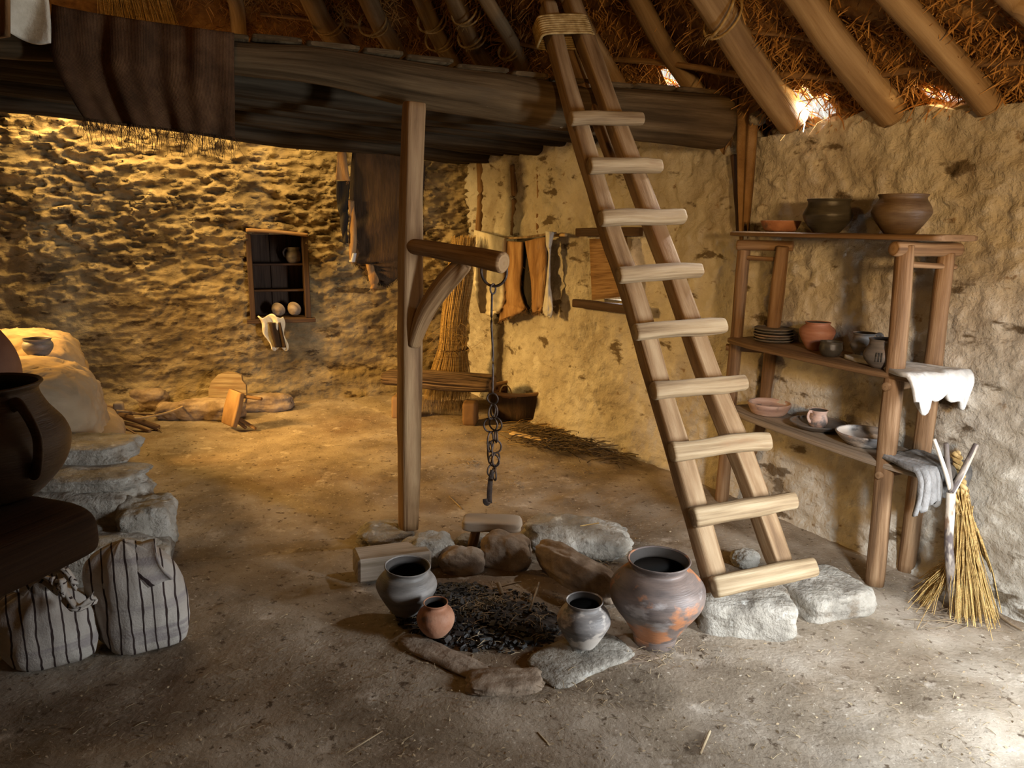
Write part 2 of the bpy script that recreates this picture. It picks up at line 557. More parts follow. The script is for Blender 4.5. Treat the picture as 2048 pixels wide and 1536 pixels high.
M['burlap2'] = mat('golden_burlap', [(.26, .14, .055), (.38, .22, .09), (.48, .30, .14)], 8, (1, 1, 1), 'Object', .95, .3, 60, alpha_weave=40.)
M['sack'] = mat('woven_sackcloth', [(.36, .315, .27), (.45, .40, .345), (.52, .475, .415)], 5, (1, 1, 1), 'Object', .95, .4, 120, stripes=(9., .16, (.04, .025, .022), .07),
                patches=[((.33, .29, .27), 4, .55, .62, (.3, .3, 3))])
M['whitefur'] = mat('cream_fleece', [(.62, .56, .42), (.74, .68, .54), (.82, .77, .64)], 14, (1, 1, 1), 'Object', .95, .6, 60)
M['white'] = mat('white_skin', [(.40, .39, .365), (.52, .51, .485), (.60, .59, .57)], 14, (1, 1, 1), 'Object', .85, .4, 30)
M['greyfur'] = mat('grey_fleece', [(.06, .053, .046), (.11, .10, .088), (.17, .155, .14)], 12, (1, 1, 1), 'Object', .95, .9, 40)
M['greyfur2'] = mat('pale_grey_fleece', [(.13, .125, .12), (.20, .193, .185), (.28, .27, .26)], 12, (1, 1, 1), 'Object', .95, .9, 40)
M['brownfur'] = mat('tan_fur', [(.20, .105, .04), (.31, .175, .075), (.42, .27, .13)], 16, (1, 1, .2), 'Object', .85, .8, 60, bstretch=(1, 1, .15))
M['darkfur'] = mat('dark_brown_fur', [(.025, .014, .007), (.048, .027, .013), (.08, .045, .022)], 14, (1, 1, .2), 'Object', .8, .8, 60, bstretch=(1, 1, .15))
M['blackfur'] = mat('black_fur', [(.012, .01, .008), (.03, .022, .016)], 14, (1, 1, .2), 'Object', .8, .8, 60, bstretch=(1, 1, .15))
PZ = (1, 1, 5)
M['potrust'] = mat('rust_brown_pottery', [(.10, .038, .018), (.17, .07, .034), (.22, .10, .05)], 7, (1, 1, 1), 'Object', .6, .2, 24)
M['potgrey'] = mat('smoked_grey_pottery', [(.10, .09, .08), (.17, .152, .135), (.25, .225, .20)], 6, PZ, 'Object', .5, .25, 24, bstretch=(1, 1, 12), spec=.4)
M['potblack'] = mat('black_pottery', [(.020, .017, .013), (.036, .031, .024), (.055, .048, .036)], 6, PZ, 'Object', .38, .2, 24, bstretch=(1, 1, 12), spec=.5)
M['potbrown'] = mat('brown_pottery', [(.060, .036, .020), (.10, .063, .036), (.14, .095, .055)], 6, PZ, 'Object', .42, .3, 24, bstretch=(1, 1, 12), spec=.45)
M['potred'] = mat('red_pottery', [(.20, .085, .055), (.30, .13, .08), (.36, .18, .12)], 6, PZ, 'Object', .5, .2, 24, bstretch=(1, 1, 12), spec=.35)
M['potorange'] = mat('orange_pottery', [(.24, .10, .05), (.37, .17, .095), (.44, .24, .15)], 7, (1, 1, 1), 'Object', .6, .3, 30, patches=[((.09, .07, .06), 7, .56, .66, (1, 1, 1))])
M['potbig'] = mat('smoked_orange_pottery', [(.085, .068, .062), (.15, .115, .10), (.23, .17, .14)], 5, PZ, 'Object', .42, .25, 24, bstretch=(1, 1, 14), spec=.45,
                  patches=[((.46, .19, .085), 5.0, .545, .61, (1, 1, 1.3)), ((.34, .30, .28), 6, .60, .7, (1, 1, 2))])
M['potmid'] = mat('smudged_grey_pottery', [(.10, .09, .085), (.20, .18, .165), (.32, .28, .25)], 6, PZ, 'Object', .48, .25, 24, bstretch=(1, 1, 14), spec=.4,
                  patches=[((.50, .44, .38), 8, .52, .58, (1, 1, 1.6)), ((.36, .22, .15), 6, .60, .68, (1, 1, 2))])
M['potpink'] = mat('pinkish_pottery', [(.30, .19, .15), (.42, .28, .22), (.50, .36, .29)], 6, PZ, 'Object', .55, .2, 24, patches=[((.13, .115, .11), 8, .55, .63, (1, 1, 1))])
M['potdull'] = mat('dull_dark_pottery', [(.07, .062, .055), (.12, .105, .092), (.18, .15, .13)], 7, PZ, 'Object', .5, .25, 24, spec=.4, patches=[((.25, .17, .12), 7, .56, .66, (1, 1, 1))])
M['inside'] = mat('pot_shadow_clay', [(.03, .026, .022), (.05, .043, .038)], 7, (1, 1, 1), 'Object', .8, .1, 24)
# ================================================================== THE ROOM
RIGHT = [(-.47, 7.02), (-.18, 6.55), (.27, 5.66), (.90, 4.84), (1.50, 3.86), (2.10, 2.80), (2.52, 2.0), (2.60, 1.0), (2.32, .1)]
BACK = [(-4.6, 5.52), (-3.4, 5.98), (-1.9, 6.52), (-1.2, 6.74), (-.62, 6.90), (-.28, 6.93)]
NEAR = [(2.32, .1), (1.5, -.75), (-.5, -1.15), (-2.2, -.4)]
LEFT = [(-2.2, -.4), (-3.2, 1.6), (-4.3, 4.2), (-4.6, 5.52)]


def path(pts):
    P = [Vector(p) for p in catmull(pts, 14)]
    S = [0.]
    for i in range(1, len(P)): S.append(S[-1] + (P[i] - P[i - 1]).length)
    return P, S


def pt(pa, s):
    P, S = pa
    s = min(max(s, 0), S[-1] - 1e-6)
    i = 0
    lo, hi = 0, len(S) - 1
    while hi - lo > 1:
        k = (lo + hi) // 2
        if S[k] <= s: lo = k
        else: hi = k
    f = (s - S[lo]) / max(1e-9, S[hi] - S[lo])
    p = P[lo].lerp(P[hi], f)
    a = P[max(lo - 1, 0)]; b = P[min(hi + 1, len(P) - 1)]
    t = (b - a).normalized()
    return p, Vector((t.y, -t.x))       # point and right-hand normal


PR, PB, PN, PL = path(RIGHT), path(BACK), path(NEAR), path(LEFT)


def hit(pa, px, py, off=0.):
    """where the ray of a pixel meets the wall line: returns (s, 3-D point pulled off the wall, inward normal)"""
    P, S = pa
    d = ray(px, py)
    best = None
    for i in range(len(P) - 1):
        A, B = P[i], P[i + 1]
        e = B - A
        det = d.x * (-e.y) + e.x * d.y
        if abs(det) < 1e-9: continue
        t = (A.x * (-e.y) + e.x * A.y) / det
        k = (d.x * A.y - d.y * A.x) / det
        if t > 0 and -1e-4 <= k <= 1.0001 and (best is None or t < best[0]):
            best = (t, S[i] + e.length * k)
    t, s = best
    n = pt(pa, s)[1]
    c = Vector((0, 3))
    p = EYE + d * t
    if n.dot(c - Vector((p.x, p.y))) < 0: n = -n
    n3 = Vector((n.x, n.y, 0))
    # slide along the ray so the distance to the wall is off
    cosv = abs(d.x * n.x + d.y * n.y)
    return s, p - d * (off / max(cosv, .15)), n3


def mortar(p, seed):
    """coursed rough stonework"""
    q = Vector((p[0] * 1.9, p[1] * 1.9, p[2] * 4.6 + .35 * math.sin(p[0] * 3)))
    wv = Vector((nz(p, 1.3, seed, 2), nz(p, 1.3, seed + 7, 2), nz(p, 2.1, seed + 3, 2)))
    q = q + wv * .55
    dist, _ = noise.voronoi(q)
    e = min(dist[1] - dist[0], .55)
    return e


def wall(name, pa, side, top, disp, m_, ds=.018, dz=.018, holes=(), zr=0.):
    P, S = pa
    n_s = int(S[-1] / ds)
    n_z = int(2.8 / dz)
    vs, fs, uvs = [], [], []
    for i in range(n_s + 1):
        s = S[-1] * i / n_s
        p, n = pt(pa, s)
        n = n * side
        tp = top(s)
        for j in range(n_z + 1):
            z = -.06 + (tp + .06) * j / n_z
            d = disp(Vector((p.x, p.y, z)), s, z)
            vs.append((p.x + n.x * d, p.y + n.y * d, z + (nz((p.x * 3, p.y * 3, 0), 1, 5) * .03 if j > n_z * .9 else 0)))
    for i in range(n_s):
        sc_ = S[-1] * (i + .5) / n_s
        for j in range(n_z):
            z = -.06 + (top(sc_) + .06) * (j + .5) / n_z
            if any(a <= sc_ <= b and c <= z <= d for a, b, c, d in holes): continue
            a = i * (n_z + 1) + j
            q = [a, a + n_z + 1, a + n_z + 2, a + 1]
            fs.append(q if side > 0 else q[::-1])
    # thickness going outward at the top
    mb = MB()
    mb.add(vs, fs)
    tv, tf = [], []
    for i in range(n_s + 1):
        s = S[-1] * i / n_s
        p, n = pt(pa, s)
        n = n * side
        a = vs[i * (n_z + 1) + n_z]
        for k, (o_, dz_) in enumerate(((0, 0), (-.12, .02), (-.30, .0), (-.45, -.02), (-.46, -.5))):
            tv.append((a[0] + n.x * o_, a[1] + n.y * o_, a[2] + dz_ + (.02 * nz((s * 4, o_ * 8, 0), 1, 2) if k else 0)))
    for i in range(n_s):
        for k in range(4):
            a = i * 5 + k
            tf.append([a, a + 1, a + 6, a + 5])
    mb.add(tv, tf)
    return mb.build(name, m_, kind='structure', origin=(0, 0, 0))


# where holes lie
def srange(pa, pxs, pys):
    s0 = hit(pa, pxs[0], (pys[0] + pys[1]) / 2)
    s1 = hit(pa, pxs[1], (pys[0] + pys[1]) / 2)
    z1 = hit(pa, pxs[0], pys[0])[1].z; z0 = hit(pa, pxs[0], pys[1])[1].z
    z1b = hit(pa, pxs[1], pys[0])[1].z; z0b = hit(pa, pxs[1], pys[1])[1].z
    return min(s0[0], s1[0]), max(s0[0], s1[0]), (z0 + z0b) / 2, (z1 + z1b) / 2


NICHE = srange(PB, (503, 612), (468, 636))
WIN = srange(PR, (1200, 1262), (476, 598))
sBeam = hit(PR, 1512, 250)[0]


def top_right(s):
    # front stretch lower, loft stretch up to the rear corner higher
    f = min(1, max(0, (sBeam + .02 - s) / .10))
    rear = min(1, max(0, (sBeam - s) / 2.2))
    return 2.055 + f * (.13 + .22 * rear) + .02 * math.sin(s * 5)


def ridged(p, s_, seed):
    a = nz(p, s_, seed, 3)
    return 1 - min(1, abs(a) * 2.2)


def disp_right(p, s, z):
    d = nz(p, 1.2, 3.1, 2) * .030 + nz(p, 7, 8.3, 3) * .012 + nz((p.x * 15, p.y * 15, p.z * 20), 1, 1.3, 3) * .015
    if z > .9: d += ridged((p.x, p.y, p.z * .8), 6, 4.4) * .016 * min(1, (z - .9) * 2)
    base = max(0., .25 - z) * .12
    return d + base


def disp_back(p, s, z):
    e = mortar(p, 4.)
    k = min(1., max(0., (z - .75) / .7))               # coarse stones stand out more in the upper wall
    q = (p.x * 4.5, p.y * 4.5, p.z * 14)
    d = (min(e, .3) - .2) * (.05 + .10 * k) + nz(p, 2.0, 9.1, 2) * (.02 + .03 * k)
    d += ridged(q, 1, 2.3) ** 2 * (.014 + .050 * k) + nz((p.x * 14, p.y * 14, p.z * 22), 1, 2.3, 3) * (.010 + .014 * k) + nz((p.x * 34, p.y * 34, p.z * 44), 1, 5.3, 2) * .006
    base = max(0., .25 - z) * .35
    return d + base


wall('wall_right', PR, 1, top_right, disp_right, M['wallR'], holes=[WIN, (hit(PR, 2048, 1100)[0] + .75, hit(PR, 2048, 1100)[0] + 1.75, .0, 1.95)])
wall('wall_back', PB, 1, lambda s: 2.46, disp_back, M['wallB'], ds=.0155, dz=.0155, holes=[NICHE])
wall('wall_near', PN, 1, lambda s: 2.2, lambda p, s, z: nz(p, 2, 3, 2) * .04, M['plain'], ds=.1, dz=.1, holes=[(.75, 1.35, 1.45, 2.0)])
wall('wall_left', PL, 1, lambda s: 2.3, lambda p, s, z: nz(p, 2, 6, 2) * .04, M['plain'], ds=.1, dz=.1, holes=[(4.55, 5.35, .7, 1.7)])

# unseen plank panel, added to keep door light off the near-left jugs
mb = MB()
for k in range(5):
    a = Vector((2.50, .80, 0)).lerp(Vector((1.98, 1.30, 0)), (k + .5) / 5)
    box(mb, (a.x, a.y, .98), (.070, .018, .94), math.atan2(.5, -.52))
mb.build('shade_panel', M['leg'], kind='structure', origin=(2.5, .8, 0))


# floor
def floor_h(x, y):
    h = nz((x, y, 0), .9, 2.2, 2) * .022 + nz((x, y, 0), 5, 7.7, 3) * .008 + nz((x, y, 0), 22, 1.7, 2) * .0028
    # floor swells a little where the hearth stones are bedded
    return h


mb = MB()
xs0, xs1, ys0, ys1, st = -4.9, 3.0, -1.4, 7.2, .03
nx, ny = int((xs1 - xs0) / st), int((ys1 - ys0) / st)
vs = [(xs0 + st * i, ys0 + st * j, floor_h(xs0 + st * i, ys0 + st * j)) for i in range(nx + 1) for j in range(ny + 1)]
fs = [[i * (ny + 1) + j, (i + 1) * (ny + 1) + j, (i + 1) * (ny + 1) + j + 1, i * (ny + 1) + j + 1] for i in range(nx) for j in range(ny)]
mb.add(vs, fs).build('floor', M['soil'], kind='structure', origin=(0, 0, 0))

# ------------------------------------------------------------------ roof
AP = Vector((-1.25, 2.6, 4.60))
ring = []
for pa, tp, side in ((PB, lambda s: 2.46, 1), (PR, top_right, 1), (PN, lambda s: 2.2, 1), (PL, lambda s: 2.3, 1)):
    n_ = int(pa[1][-1] / .05)
    for i in range(n_):
        s = pa[1][-1] * i / n_
        p, _ = pt(pa, s)
        ring.append((p.x, p.y, tp(s)))
# smooth the eaves heights a little
N_ = len(ring)
zs = [r[2] for r in ring]
for _ in range(6):
    zs = [(zs[i - 1] + zs[i] + zs[(i + 1) % N_]) / 3 for i in range(N_)]
ring = [(ring[i][0], ring[i][1], zs[i]) for i in range(N_)]
TAB = []
for x, y, z in ring:
    TAB.append((math.atan2(y - AP.y, x - AP.x), math.hypot(x - AP.x, y - AP.y), z))
TAB.sort()


def roof_z(x, y):
    a = math.atan2(y - AP.y, x - AP.x)
    r = math.hypot(x - AP.x, y - AP.y)
    lo, hi = 0, len(TAB) - 1
    if a <= TAB[0][0] or a >= TAB[-1][0]:
        A, B = TAB[-1], TAB[0]; f = .5
    else:
        while hi - lo > 1:
            k = (lo + hi) // 2
            if TAB[k][0] <= a: lo = k
            else: hi = k
        A, B = TAB[lo], TAB[hi]
        f = (a - A[0]) / max(1e-9, B[0] - A[0])
    R = A[1] + (B[1] - A[1]) * f; z = A[2] + (B[2] - A[2]) * f
    return AP.z + (z + .035 - AP.z) * r / R


def roof_hit(px, py, below=0.):
    d = ray(px, py)
    t = .5
    while t < 9:
        p = EYE + d * t
        if p.z > roof_z(p.x, p.y) - below: break
        t += .02
    return EYE + d * t


# gaps in the thatch at the eaves (photo: three glowing openings)
def near_seg(p, a, b):
    ab = b - a
    k = max(0, min(1, (p - a).dot(ab) / ab.length_squared))
    return (p - a - ab * k).length


GAPS = []
for (a, b, r) in (((1606, 200), (1648, 236), .055), ((1338, 150), (1368, 172), .045), ((1868, 196), (1905, 205), .035)):
    A = roof_hit(*a); B = roof_hit(*b)
    GAPS.append((A, B, r, A.xy, B.xy))


def in_gap(p, grow=1.):
    return any(near_seg(p, A, B) < r * grow * (1 + .35 * nz(p, 14, 1)) for A, B, r, _, _ in GAPS)


mb = MB()
KR = 80
vs, fs = [], []
for i in range(N_):
    x, y, z = ring[i]
    for k in range(KR + 1):
        f = .06 + (1.10 - .06) * k / KR
        px_ = AP.x + (x - AP.x) * f; py_ = AP.y + (y - AP.y) * f
        zz = AP.z + (z + .035 - AP.z) * f
        # courses of bundles step down as they go towards the eaves
        st_ = (f * 11 + nz((px_, py_, 0), 1.2, 4, 2) * .8) % 1.0
        zz += .05 - st_ * .05 + nz((px_, py_, zz), 5, 3.3, 3) * .035
        vs.append((px_, py_, zz))
for i in range(N_):
    i2 = (i + 1) % N_
    for k in range(KR):
        q = [i * (KR + 1) + k, i * (KR + 1) + k + 1, i2 * (KR + 1) + k + 1, i2 * (KR + 1) + k]
        c = Vector([sum(vs[a][j] for a in q) / 4 for j in range(3)])
        if in_gap(c, 1.15): continue
        fs.append(q)
mb.add(vs, fs)
# the peak above the smoke hole is closed by a straw cap
mb.add([(AP.x + .6 * math.cos(a * .5), AP.y + .6 * math.sin(a * .5), 4.42) for a in range(13)] + [(AP.x, AP.y, 4.75)], [[13, a, (a + 1) % 13] for a in range(13)])
mb.build('ceiling', M['thatch'], kind='structure', origin=(0, 0, 0))

# loose straw that hangs out of the thatch: only the part above the room's far half is built
rs = random.Random(11)
mb = MB()


def outward(p):
    v = Vector((p.x - AP.x, p.y - AP.y, 0)); v.normalize()
    return v


cnt = 0
while cnt < 21000:
    px_, py_ = rs.uniform(330, 2100), rs.uniform(-60, 262)
    if px_ < 470 and py_ > 60: continue
    p = roof_hit(px_, py_)
    if not (p.z < 3.6): continue
    if rs.random() > min(1, (EYE - p).length / 5.0 + .25): continue
    near_gap = in_gap(p, 2.4)
    if in_gap(p, 1.05) and rs.random() > .06: continue
    # bundles end in tufts: density follows the courses
    r = math.hypot(p.x - AP.x, p.y - AP.y)
    if nz((p.x, p.y, p.z), 3.2, 6, 2) < -.25 and rs.random() < .65: continue
    o_ = outward(p)
    L = rs.uniform(.05, .14) * (1.25 if near_gap else 1)
    side = Vector((-o_.y, o_.x, 0)) * rs.gauss(0, .55)
    dn = Vector((0, 0, -1)) * rs.uniform(.35, 1.0)
    d0 = (o_ * rs.gauss(.45, .55) + side + dn * .45).normalized()
    d1 = (d0 + dn * .5 + Vector((rs.gauss(0, .3), rs.gauss(0, .3), 0))).normalized()
    a = p + Vector((0, 0, .02)); b = a + d0 * L * .55; c = b + d1 * L * .45
    wd = rs.uniform(.0016, .0034)
    T = (c - a).normalized()
    S = T.cross(Vector((rs.gauss(0, 1), rs.gauss(0, 1), rs.gauss(0, .4)))).normalized() * wd
    u = rs.random() * 40
    mb.add([a - S, a + S, b + S, b - S, c + S * .6, c - S * .6], [[0, 1, 2, 3], [3, 2, 4, 5]], [[(u, u)] * 4] * 2)
    cnt += 1
mb.build('hanging_thatch_straw', M['thatchstraw'], kind='stuff', cat='straw', label='loose orange straw ends hanging down all over the underside of the thatched roof', origin=(0, 0, 1.8))

# straw seen edge-on in the big gap and over the loft at the upper left
mb = MB()
for i in range(420):
    k = rs.random()
    a = roof_hit(1650 + 95 * k, 178 + 12 * rs.random()) + Vector((0, 0, .03))
    b = roof_hit(1668 + 110 * k + rs.gauss(0, 4), 232 - 4 * k) + Vector((.05, .03, .03 + rs.random() * .05))
    strand(mb, [a, a.lerp(b, .5) + Vector((0, 0, rs.gauss(0, .006))), b], .0022)
mb.build('thatch_bundle', M['straw'], label='bright golden straw bundle beside the large glowing gap above the right wall', cat='straw')
mb = MB()
for i in range(520):
    k = rs.random()
    a = roof_hit(195 + 120 * k + rs.gauss(0, 6), -60, .06 + rs.random() * .08)
    b = roof_hit(205 + 150 * k + rs.gauss(0, 5), 48 + 10 * k, .03 + rs.random() * .10)
    strand(mb, [a, a.lerp(b, .5) + Vector((0, 0, rs.gauss(0, .008))), b], .0035)
mb.build('thatch_bundle', M['straw'], label='yellow straw bundle in the roof above the brown burlap cloth', cat='straw')

# rafters: (upper pixel, lower pixel, half width in px, label)
RAF = [
    ((455, -40), (478, 60), 15, 'thin pole rafter farthest left, just right of the yellow straw bundle'),
    ((613, -20), (680, 92), 22, 'thick pale rafter second from the left over the loft beam'),
    ((726, -20), (790, 100), 19, 'rounded yellowish rafter with a knot, third from the left over the loft'),
    ((834, -20), (912, 138), 18, 'rafter fourth from the left, nearly touching its right-hand neighbour lower down'),
    ((902, -20), (985, 148), 19, 'bent rafter fifth from the left with a rope loop'),
    ((962, -20), (1062, 172), 15, 'slim straight rafter between the rope-tied pair and the ladder top'),
    ((1128, -20), (1242, 182), 17, 'rafter passing directly behind the rope binding of the ladder'),
    ((1268, -20), (1392, 186), 19, 'thin reddish rafter standing against the glowing thatch gap over the loft beam'),
    ((1408, -20), (1580, 234), 33, 'thick grey rafter ending above the hanging golden burlap'),
    ((1594, -20), (1776, 218), 33, 'brightly lit thick rafter between the two right-hand roof gaps'),
    ((1776, -20), (1972, 202), 28, 'brown rafter ending on the wall near the upper right corner'),
    ((2008, -20), (2095, 66), 24, 'dark rafter cut off by the upper right corner of the photo'),
]
for i, (a, b, hw, lab) in enumerate(RAF):
    A = roof_hit(a[0], a[1], .10); B = roof_hit(b[0], b[1], .06)
    t = (B - EYE).dot(FW)
    r = hw * t / F * .93
    d = (B - A).normalized()
    # run on to the eaves below and up under the peak above
    A2 = A - d * min(1.6, (A - AP).length * .6)
    B2 = B + d * (.12 if i < 8 else .02)
    bend = Vector((nz(A, 1, i), nz(A, 1, i + 5), 0)) * .05
    log('rafter', [A2, A.lerp(A2, .3), A, A.lerp(B, .5) + bend, B, B2], [r * .8, r * .88, r * .95, r, r * 1.05, r * 1.05], M['rafter'],
        label=lab, cat='rafter', group='pole rafters under the thatch', nse=.006, nsc=5, seed=i, segs=6)
# horizontal battens lying over the rafters, seen between the straw
BAT = [((520, 28), (760, 62)), ((930, 75), (1075, 95)), ((1215, 118), (1480, 150)), ((1470, 60), (1700, 95)), ((1700, 160), (2060, 120)), ((1560, 150), (1760, 175)), ((560, 85), (720, 112))]
BL = ['thin brown roof batten over the two leftmost thick rafters', 'short roof batten behind the slim rafter left of the ladder', 'roof batten above the glowing gap over the loft beam',
      'roof batten high up between the two thick right-hand rafters', 'long dark roof batten crossing behind the rafter in the upper right corner', 'roof batten just above the large glowing gap',
      'lower roof batten close above the loft beam on the left']
for i, ((a, b), lab) in enumerate(zip(BAT, BL)):
    A = roof_hit(*a, .03); B = roof_hit(*b, .03)
    log('roof_batten', [A, A.lerp(B, .5) + Vector((0, 0, .015)), B], .016, M['post'], label=lab, cat='batten', group='roof battens', nse=.003, seed=i, n=8)

# rope ties round the rafters
TIE = [((655, 38), 26, 'straw rope tie round the second rafter from the left'), ((745, 42), 24, 'straw rope loop sagging round the knotted yellowish rafter'),
       ((862, 35), 24, 'straw rope tie high on the fourth rafter from the left'), ((878, 72), 24, 'lower straw rope loop on the fourth rafter from the left'),
       ((942, 66), 24, 'straw rope loop round the bent fifth rafter'), ((930, 20), 24, 'straw rope tie at the very top of the bent fifth rafter'),
       ((1016, 95), 18, 'rough straw tie on the slim rafter left of the ladder'), ((1440, 28), 36, 'straw rope tied high on the thick grey rafter above the golden burlap'),
       ((775, 98), 20, 'lowest straw tie on the knotted yellowish rafter just above the loft')]
for i, ((px_, py_), hw, lab) in enumerate(TIE):
    c = roof_hit(px_, py_, .09)
    t = (c - EYE).dot(FW)
    r = hw * t / F
    o_ = outward(c); ax = (o_ * 1.0 + Vector((0, 0, -.45))).normalized()
    A = Vector((-o_.y, o_.x, 0)); B = ax.cross(A).normalized()
    mb = MB()
    tube_loop(mb, c + Vector((0, 0, -.01)), A + ax * .25, B, r * 1.25, r * 1.2, .007, 22, 6)
    tube_loop(mb, c + ax * .018 + Vector((0, 0, -.01)), A - ax * .15, B, r * 1.22, r * 1.22, .006, 22, 6)
    q = c - B * r * 1.2 if (c - B * r).z < c.z else c + B * r * 1.2
    for k in range(9):
        e = q + Vector((rs.gauss(0, .03), rs.gauss(0, .03), -rs.uniform(.01, .05)))
        strand(mb, [q, q.lerp(e, .5) + Vector((rs.gauss(0, .008), 0, .004)), e], .0022)
    mb.build('rope_tie', M['ropestraw'], label=lab, cat='rope', group='straw ties on the rafters')

# ------------------------------------------------------------------ loft: front beam, logs behind, boards on top
FLa, FBa = (-1.9, 3.05), (1.20, 4.31)
fp = [(-260, 66, 26), (-40, 86, 30), (200, 96, 32), (470, 116, 32), (640, 132, 36), (825, 168, 44), (980, 194, 46), (1110, 214, 46), (1290, 232, 50), (1444, 246, 54)]
bp_, br_ = [], []
for px_, py_, hr in fp:
    q = on_line(px_, FLa, FBa, 2.2)
    p = at_y(px_, py_, q.y)
    t = (p - EYE).dot(FW)
    bp_.append(p); br_.append(hr * t / F * .97)
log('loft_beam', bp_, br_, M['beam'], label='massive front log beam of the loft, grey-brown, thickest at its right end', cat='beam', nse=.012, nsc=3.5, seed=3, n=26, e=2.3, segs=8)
beamP = bp_


def lerp2(a, b, f): return (a[0] + (b[0] - a[0]) * f, a[1] + (b[1] - a[1]) * f)


RL = hit(PR, 1150, 300)[0]
NLOG = 8
NAM = ['nearest behind the front beam', 'second behind the front beam', 'third behind the front beam', 'fourth behind the front beam', 'fourth from the rear', 'third from the rear', 'second from the rear', 'rearmost of all']
sF = hit(PR, 1300, 280)[0]
for k in range(NLOG):
    f = (k + .6) / (NLOG - .4)
    l = lerp2((-2.6, 2.70), (-3.05, 3.40), f)
    s = sF * (1 - f) + .12 * f
    p, n = pt(PR, s)
    rr = .078 + .016 * math.sin(k * 2.3)
    zc = 2.18 + .012 * math.sin(k * 1.7) - .02 * f
    a = Vector((l[0], l[1], zc + .05 * (1 - f))); b = Vector((p.x, p.y, zc - .01))
    mid = a.lerp(b, .5) + Vector((.0, .0, .02 * math.sin(k * 3)))
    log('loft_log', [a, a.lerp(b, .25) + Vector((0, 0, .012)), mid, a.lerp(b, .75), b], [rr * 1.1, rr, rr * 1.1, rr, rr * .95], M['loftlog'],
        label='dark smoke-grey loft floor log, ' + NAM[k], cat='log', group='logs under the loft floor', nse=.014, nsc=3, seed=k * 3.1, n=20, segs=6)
# boards across the top: their ends make the thin stepped line on the beam
edge = [-60, 60, 170, 290, 400, 500, 606, 720, 805, 905, 1015, 1092, 1180, 1262, 1345, 1440]
BLAB = ['off the left edge', 'under the pale hide', 'left of the burlap cloth middle', 'behind the burlap cloth', 'at the right edge of the burlap cloth', 'just right of the burlap cloth',
        'with a dark gap beneath', 'long one left of the post', 'directly above the post', 'right of the post', 'left of the ladder', 'behind the left ladder rail', 'behind the right ladder rail', 'right of the ladder', 'nearest the golden burlap']
for i in range(len(edge) - 1):
    a = on_line(edge[i] + 2, FLa, FBa, 2.3); b = on_line(edge[i + 1] - 2, FLa, FBa, 2.3)

    def topz(px_):
        for (x0, y0, h0), (x1, y1, h1) in zip(fp, fp[1:]):
            if x0 <= px_ <= x1 or (x0, x1) == (fp[-2][0], fp[-1][0]):
                f = (px_ - x0) / (x1 - x0)
                yy = (y0 - h0) + ((y1 - h1) - (y0 - h0)) * f
                return yy
    za = at_y(edge[i], topz(edge[i]) - 1, a.y).z; zb = at_y(edge[i + 1], topz(edge[i + 1]) - 1, b.y).z
    zz = (za + zb) / 2 + .012 + .003 * math.sin(i * 4)
    u = Vector((FBa[0] - FLa[0], FBa[1] - FLa[1], 0)).normalized()
    v = Vector((-u.y, u.x, 0))
    W = (b - a).length / 2
    mid = (a + b) / 2
    fdist = (mid - Vector((FLa[0], FLa[1], 2.3))).length
    # depth back to the rear edge of the logs or the right wall
    dep = .25
    while dep < 3.2:
        q = mid + v * dep
        # stop before the rear log line and the wall
        A_, B_ = Vector((-3.05, 3.35)), Vector(pt(PR, .14)[0])
        e_ = (B_ - A_).normalized()
        side_ = e_.x * (q.y - A_.y) - e_.y * (q.x - A_.x)
        qq = q + u * (W + .05)
        inside = any(True for _ in [0]) and (qq.z < roof_z(qq.x, qq.y) - .08)
        # right wall test
        dmin = min(((Vector(P_) - Vector((qq.x, qq.y))).length) for P_ in PR[0])
        if side_ > -.02 or dmin < .10 or not inside: break
        dep += .05
    p0 = mid - v * .05; p0.z = zz
    p1 = mid + v * dep; p1.z = zz - .02
    log('loft_board', [p0, p1], W, M['beam'], h=.011, e=7, n=18, nse=.002, seed=i, segs=10,
        label='loft floor board ' + BLAB[i], cat='board', group='boards laid across the loft')
# ================================================================== POST WITH ARM AND CHAIN
foot = at_z(817, 1058, .06)
topP = at_y(828, 204, foot.y - .02)
post = empty('forked_post', (foot.x, foot.y, .06), 'squared wooden post with side arm and brace holding up the loft beside the hearth', 'post')
pp = [foot, at_y(819, 830, foot.y), at_y(820, 560, foot.y), at_y(822, 380, foot.y), topP]
mb = MB(); sweep(mb, pp, [.045, .052, .050, .048, .046], [.043, .046, .046, .044, .042], n=24, e=4.5, up=(.55, -.83, 0), nse=.007, nsc=4, seed=2)
mb.build('upright', M['post'], post)
arm = [at_y(822, 492, foot.y - .02), at_y(900, 505, foot.y - .13), at_y(960, 516, foot.y - .22), at_y(1008, 527, foot.y - .30)]
mb = MB(); sweep(mb, arm, [.034, .040, .044, .046], n=18, nse=.006, nsc=5, seed=5)
mb.build('arm', M['post'], post)
br = [at_y(826, 692, foot.y - .03), at_y(850, 625, foot.y - .06), at_y(888, 570, foot.y - .09), at_y(930, 525, foot.y - .13)]
mb = MB(); sweep(mb, br, [.030, .042, .046, .040], n=18, nse=.006, nsc=5, seed=8)
mb.build('brace', M['post'], post)

cy = (foot.y - .25)
ch = empty('hearth_chain', at_y(980, 1010, cy), 'black iron pot chain with rings hanging from the post arm over the hearth', 'chain')


def cp(px_, py_, dy=0.): return at_y(px_, py_, cy + dy)


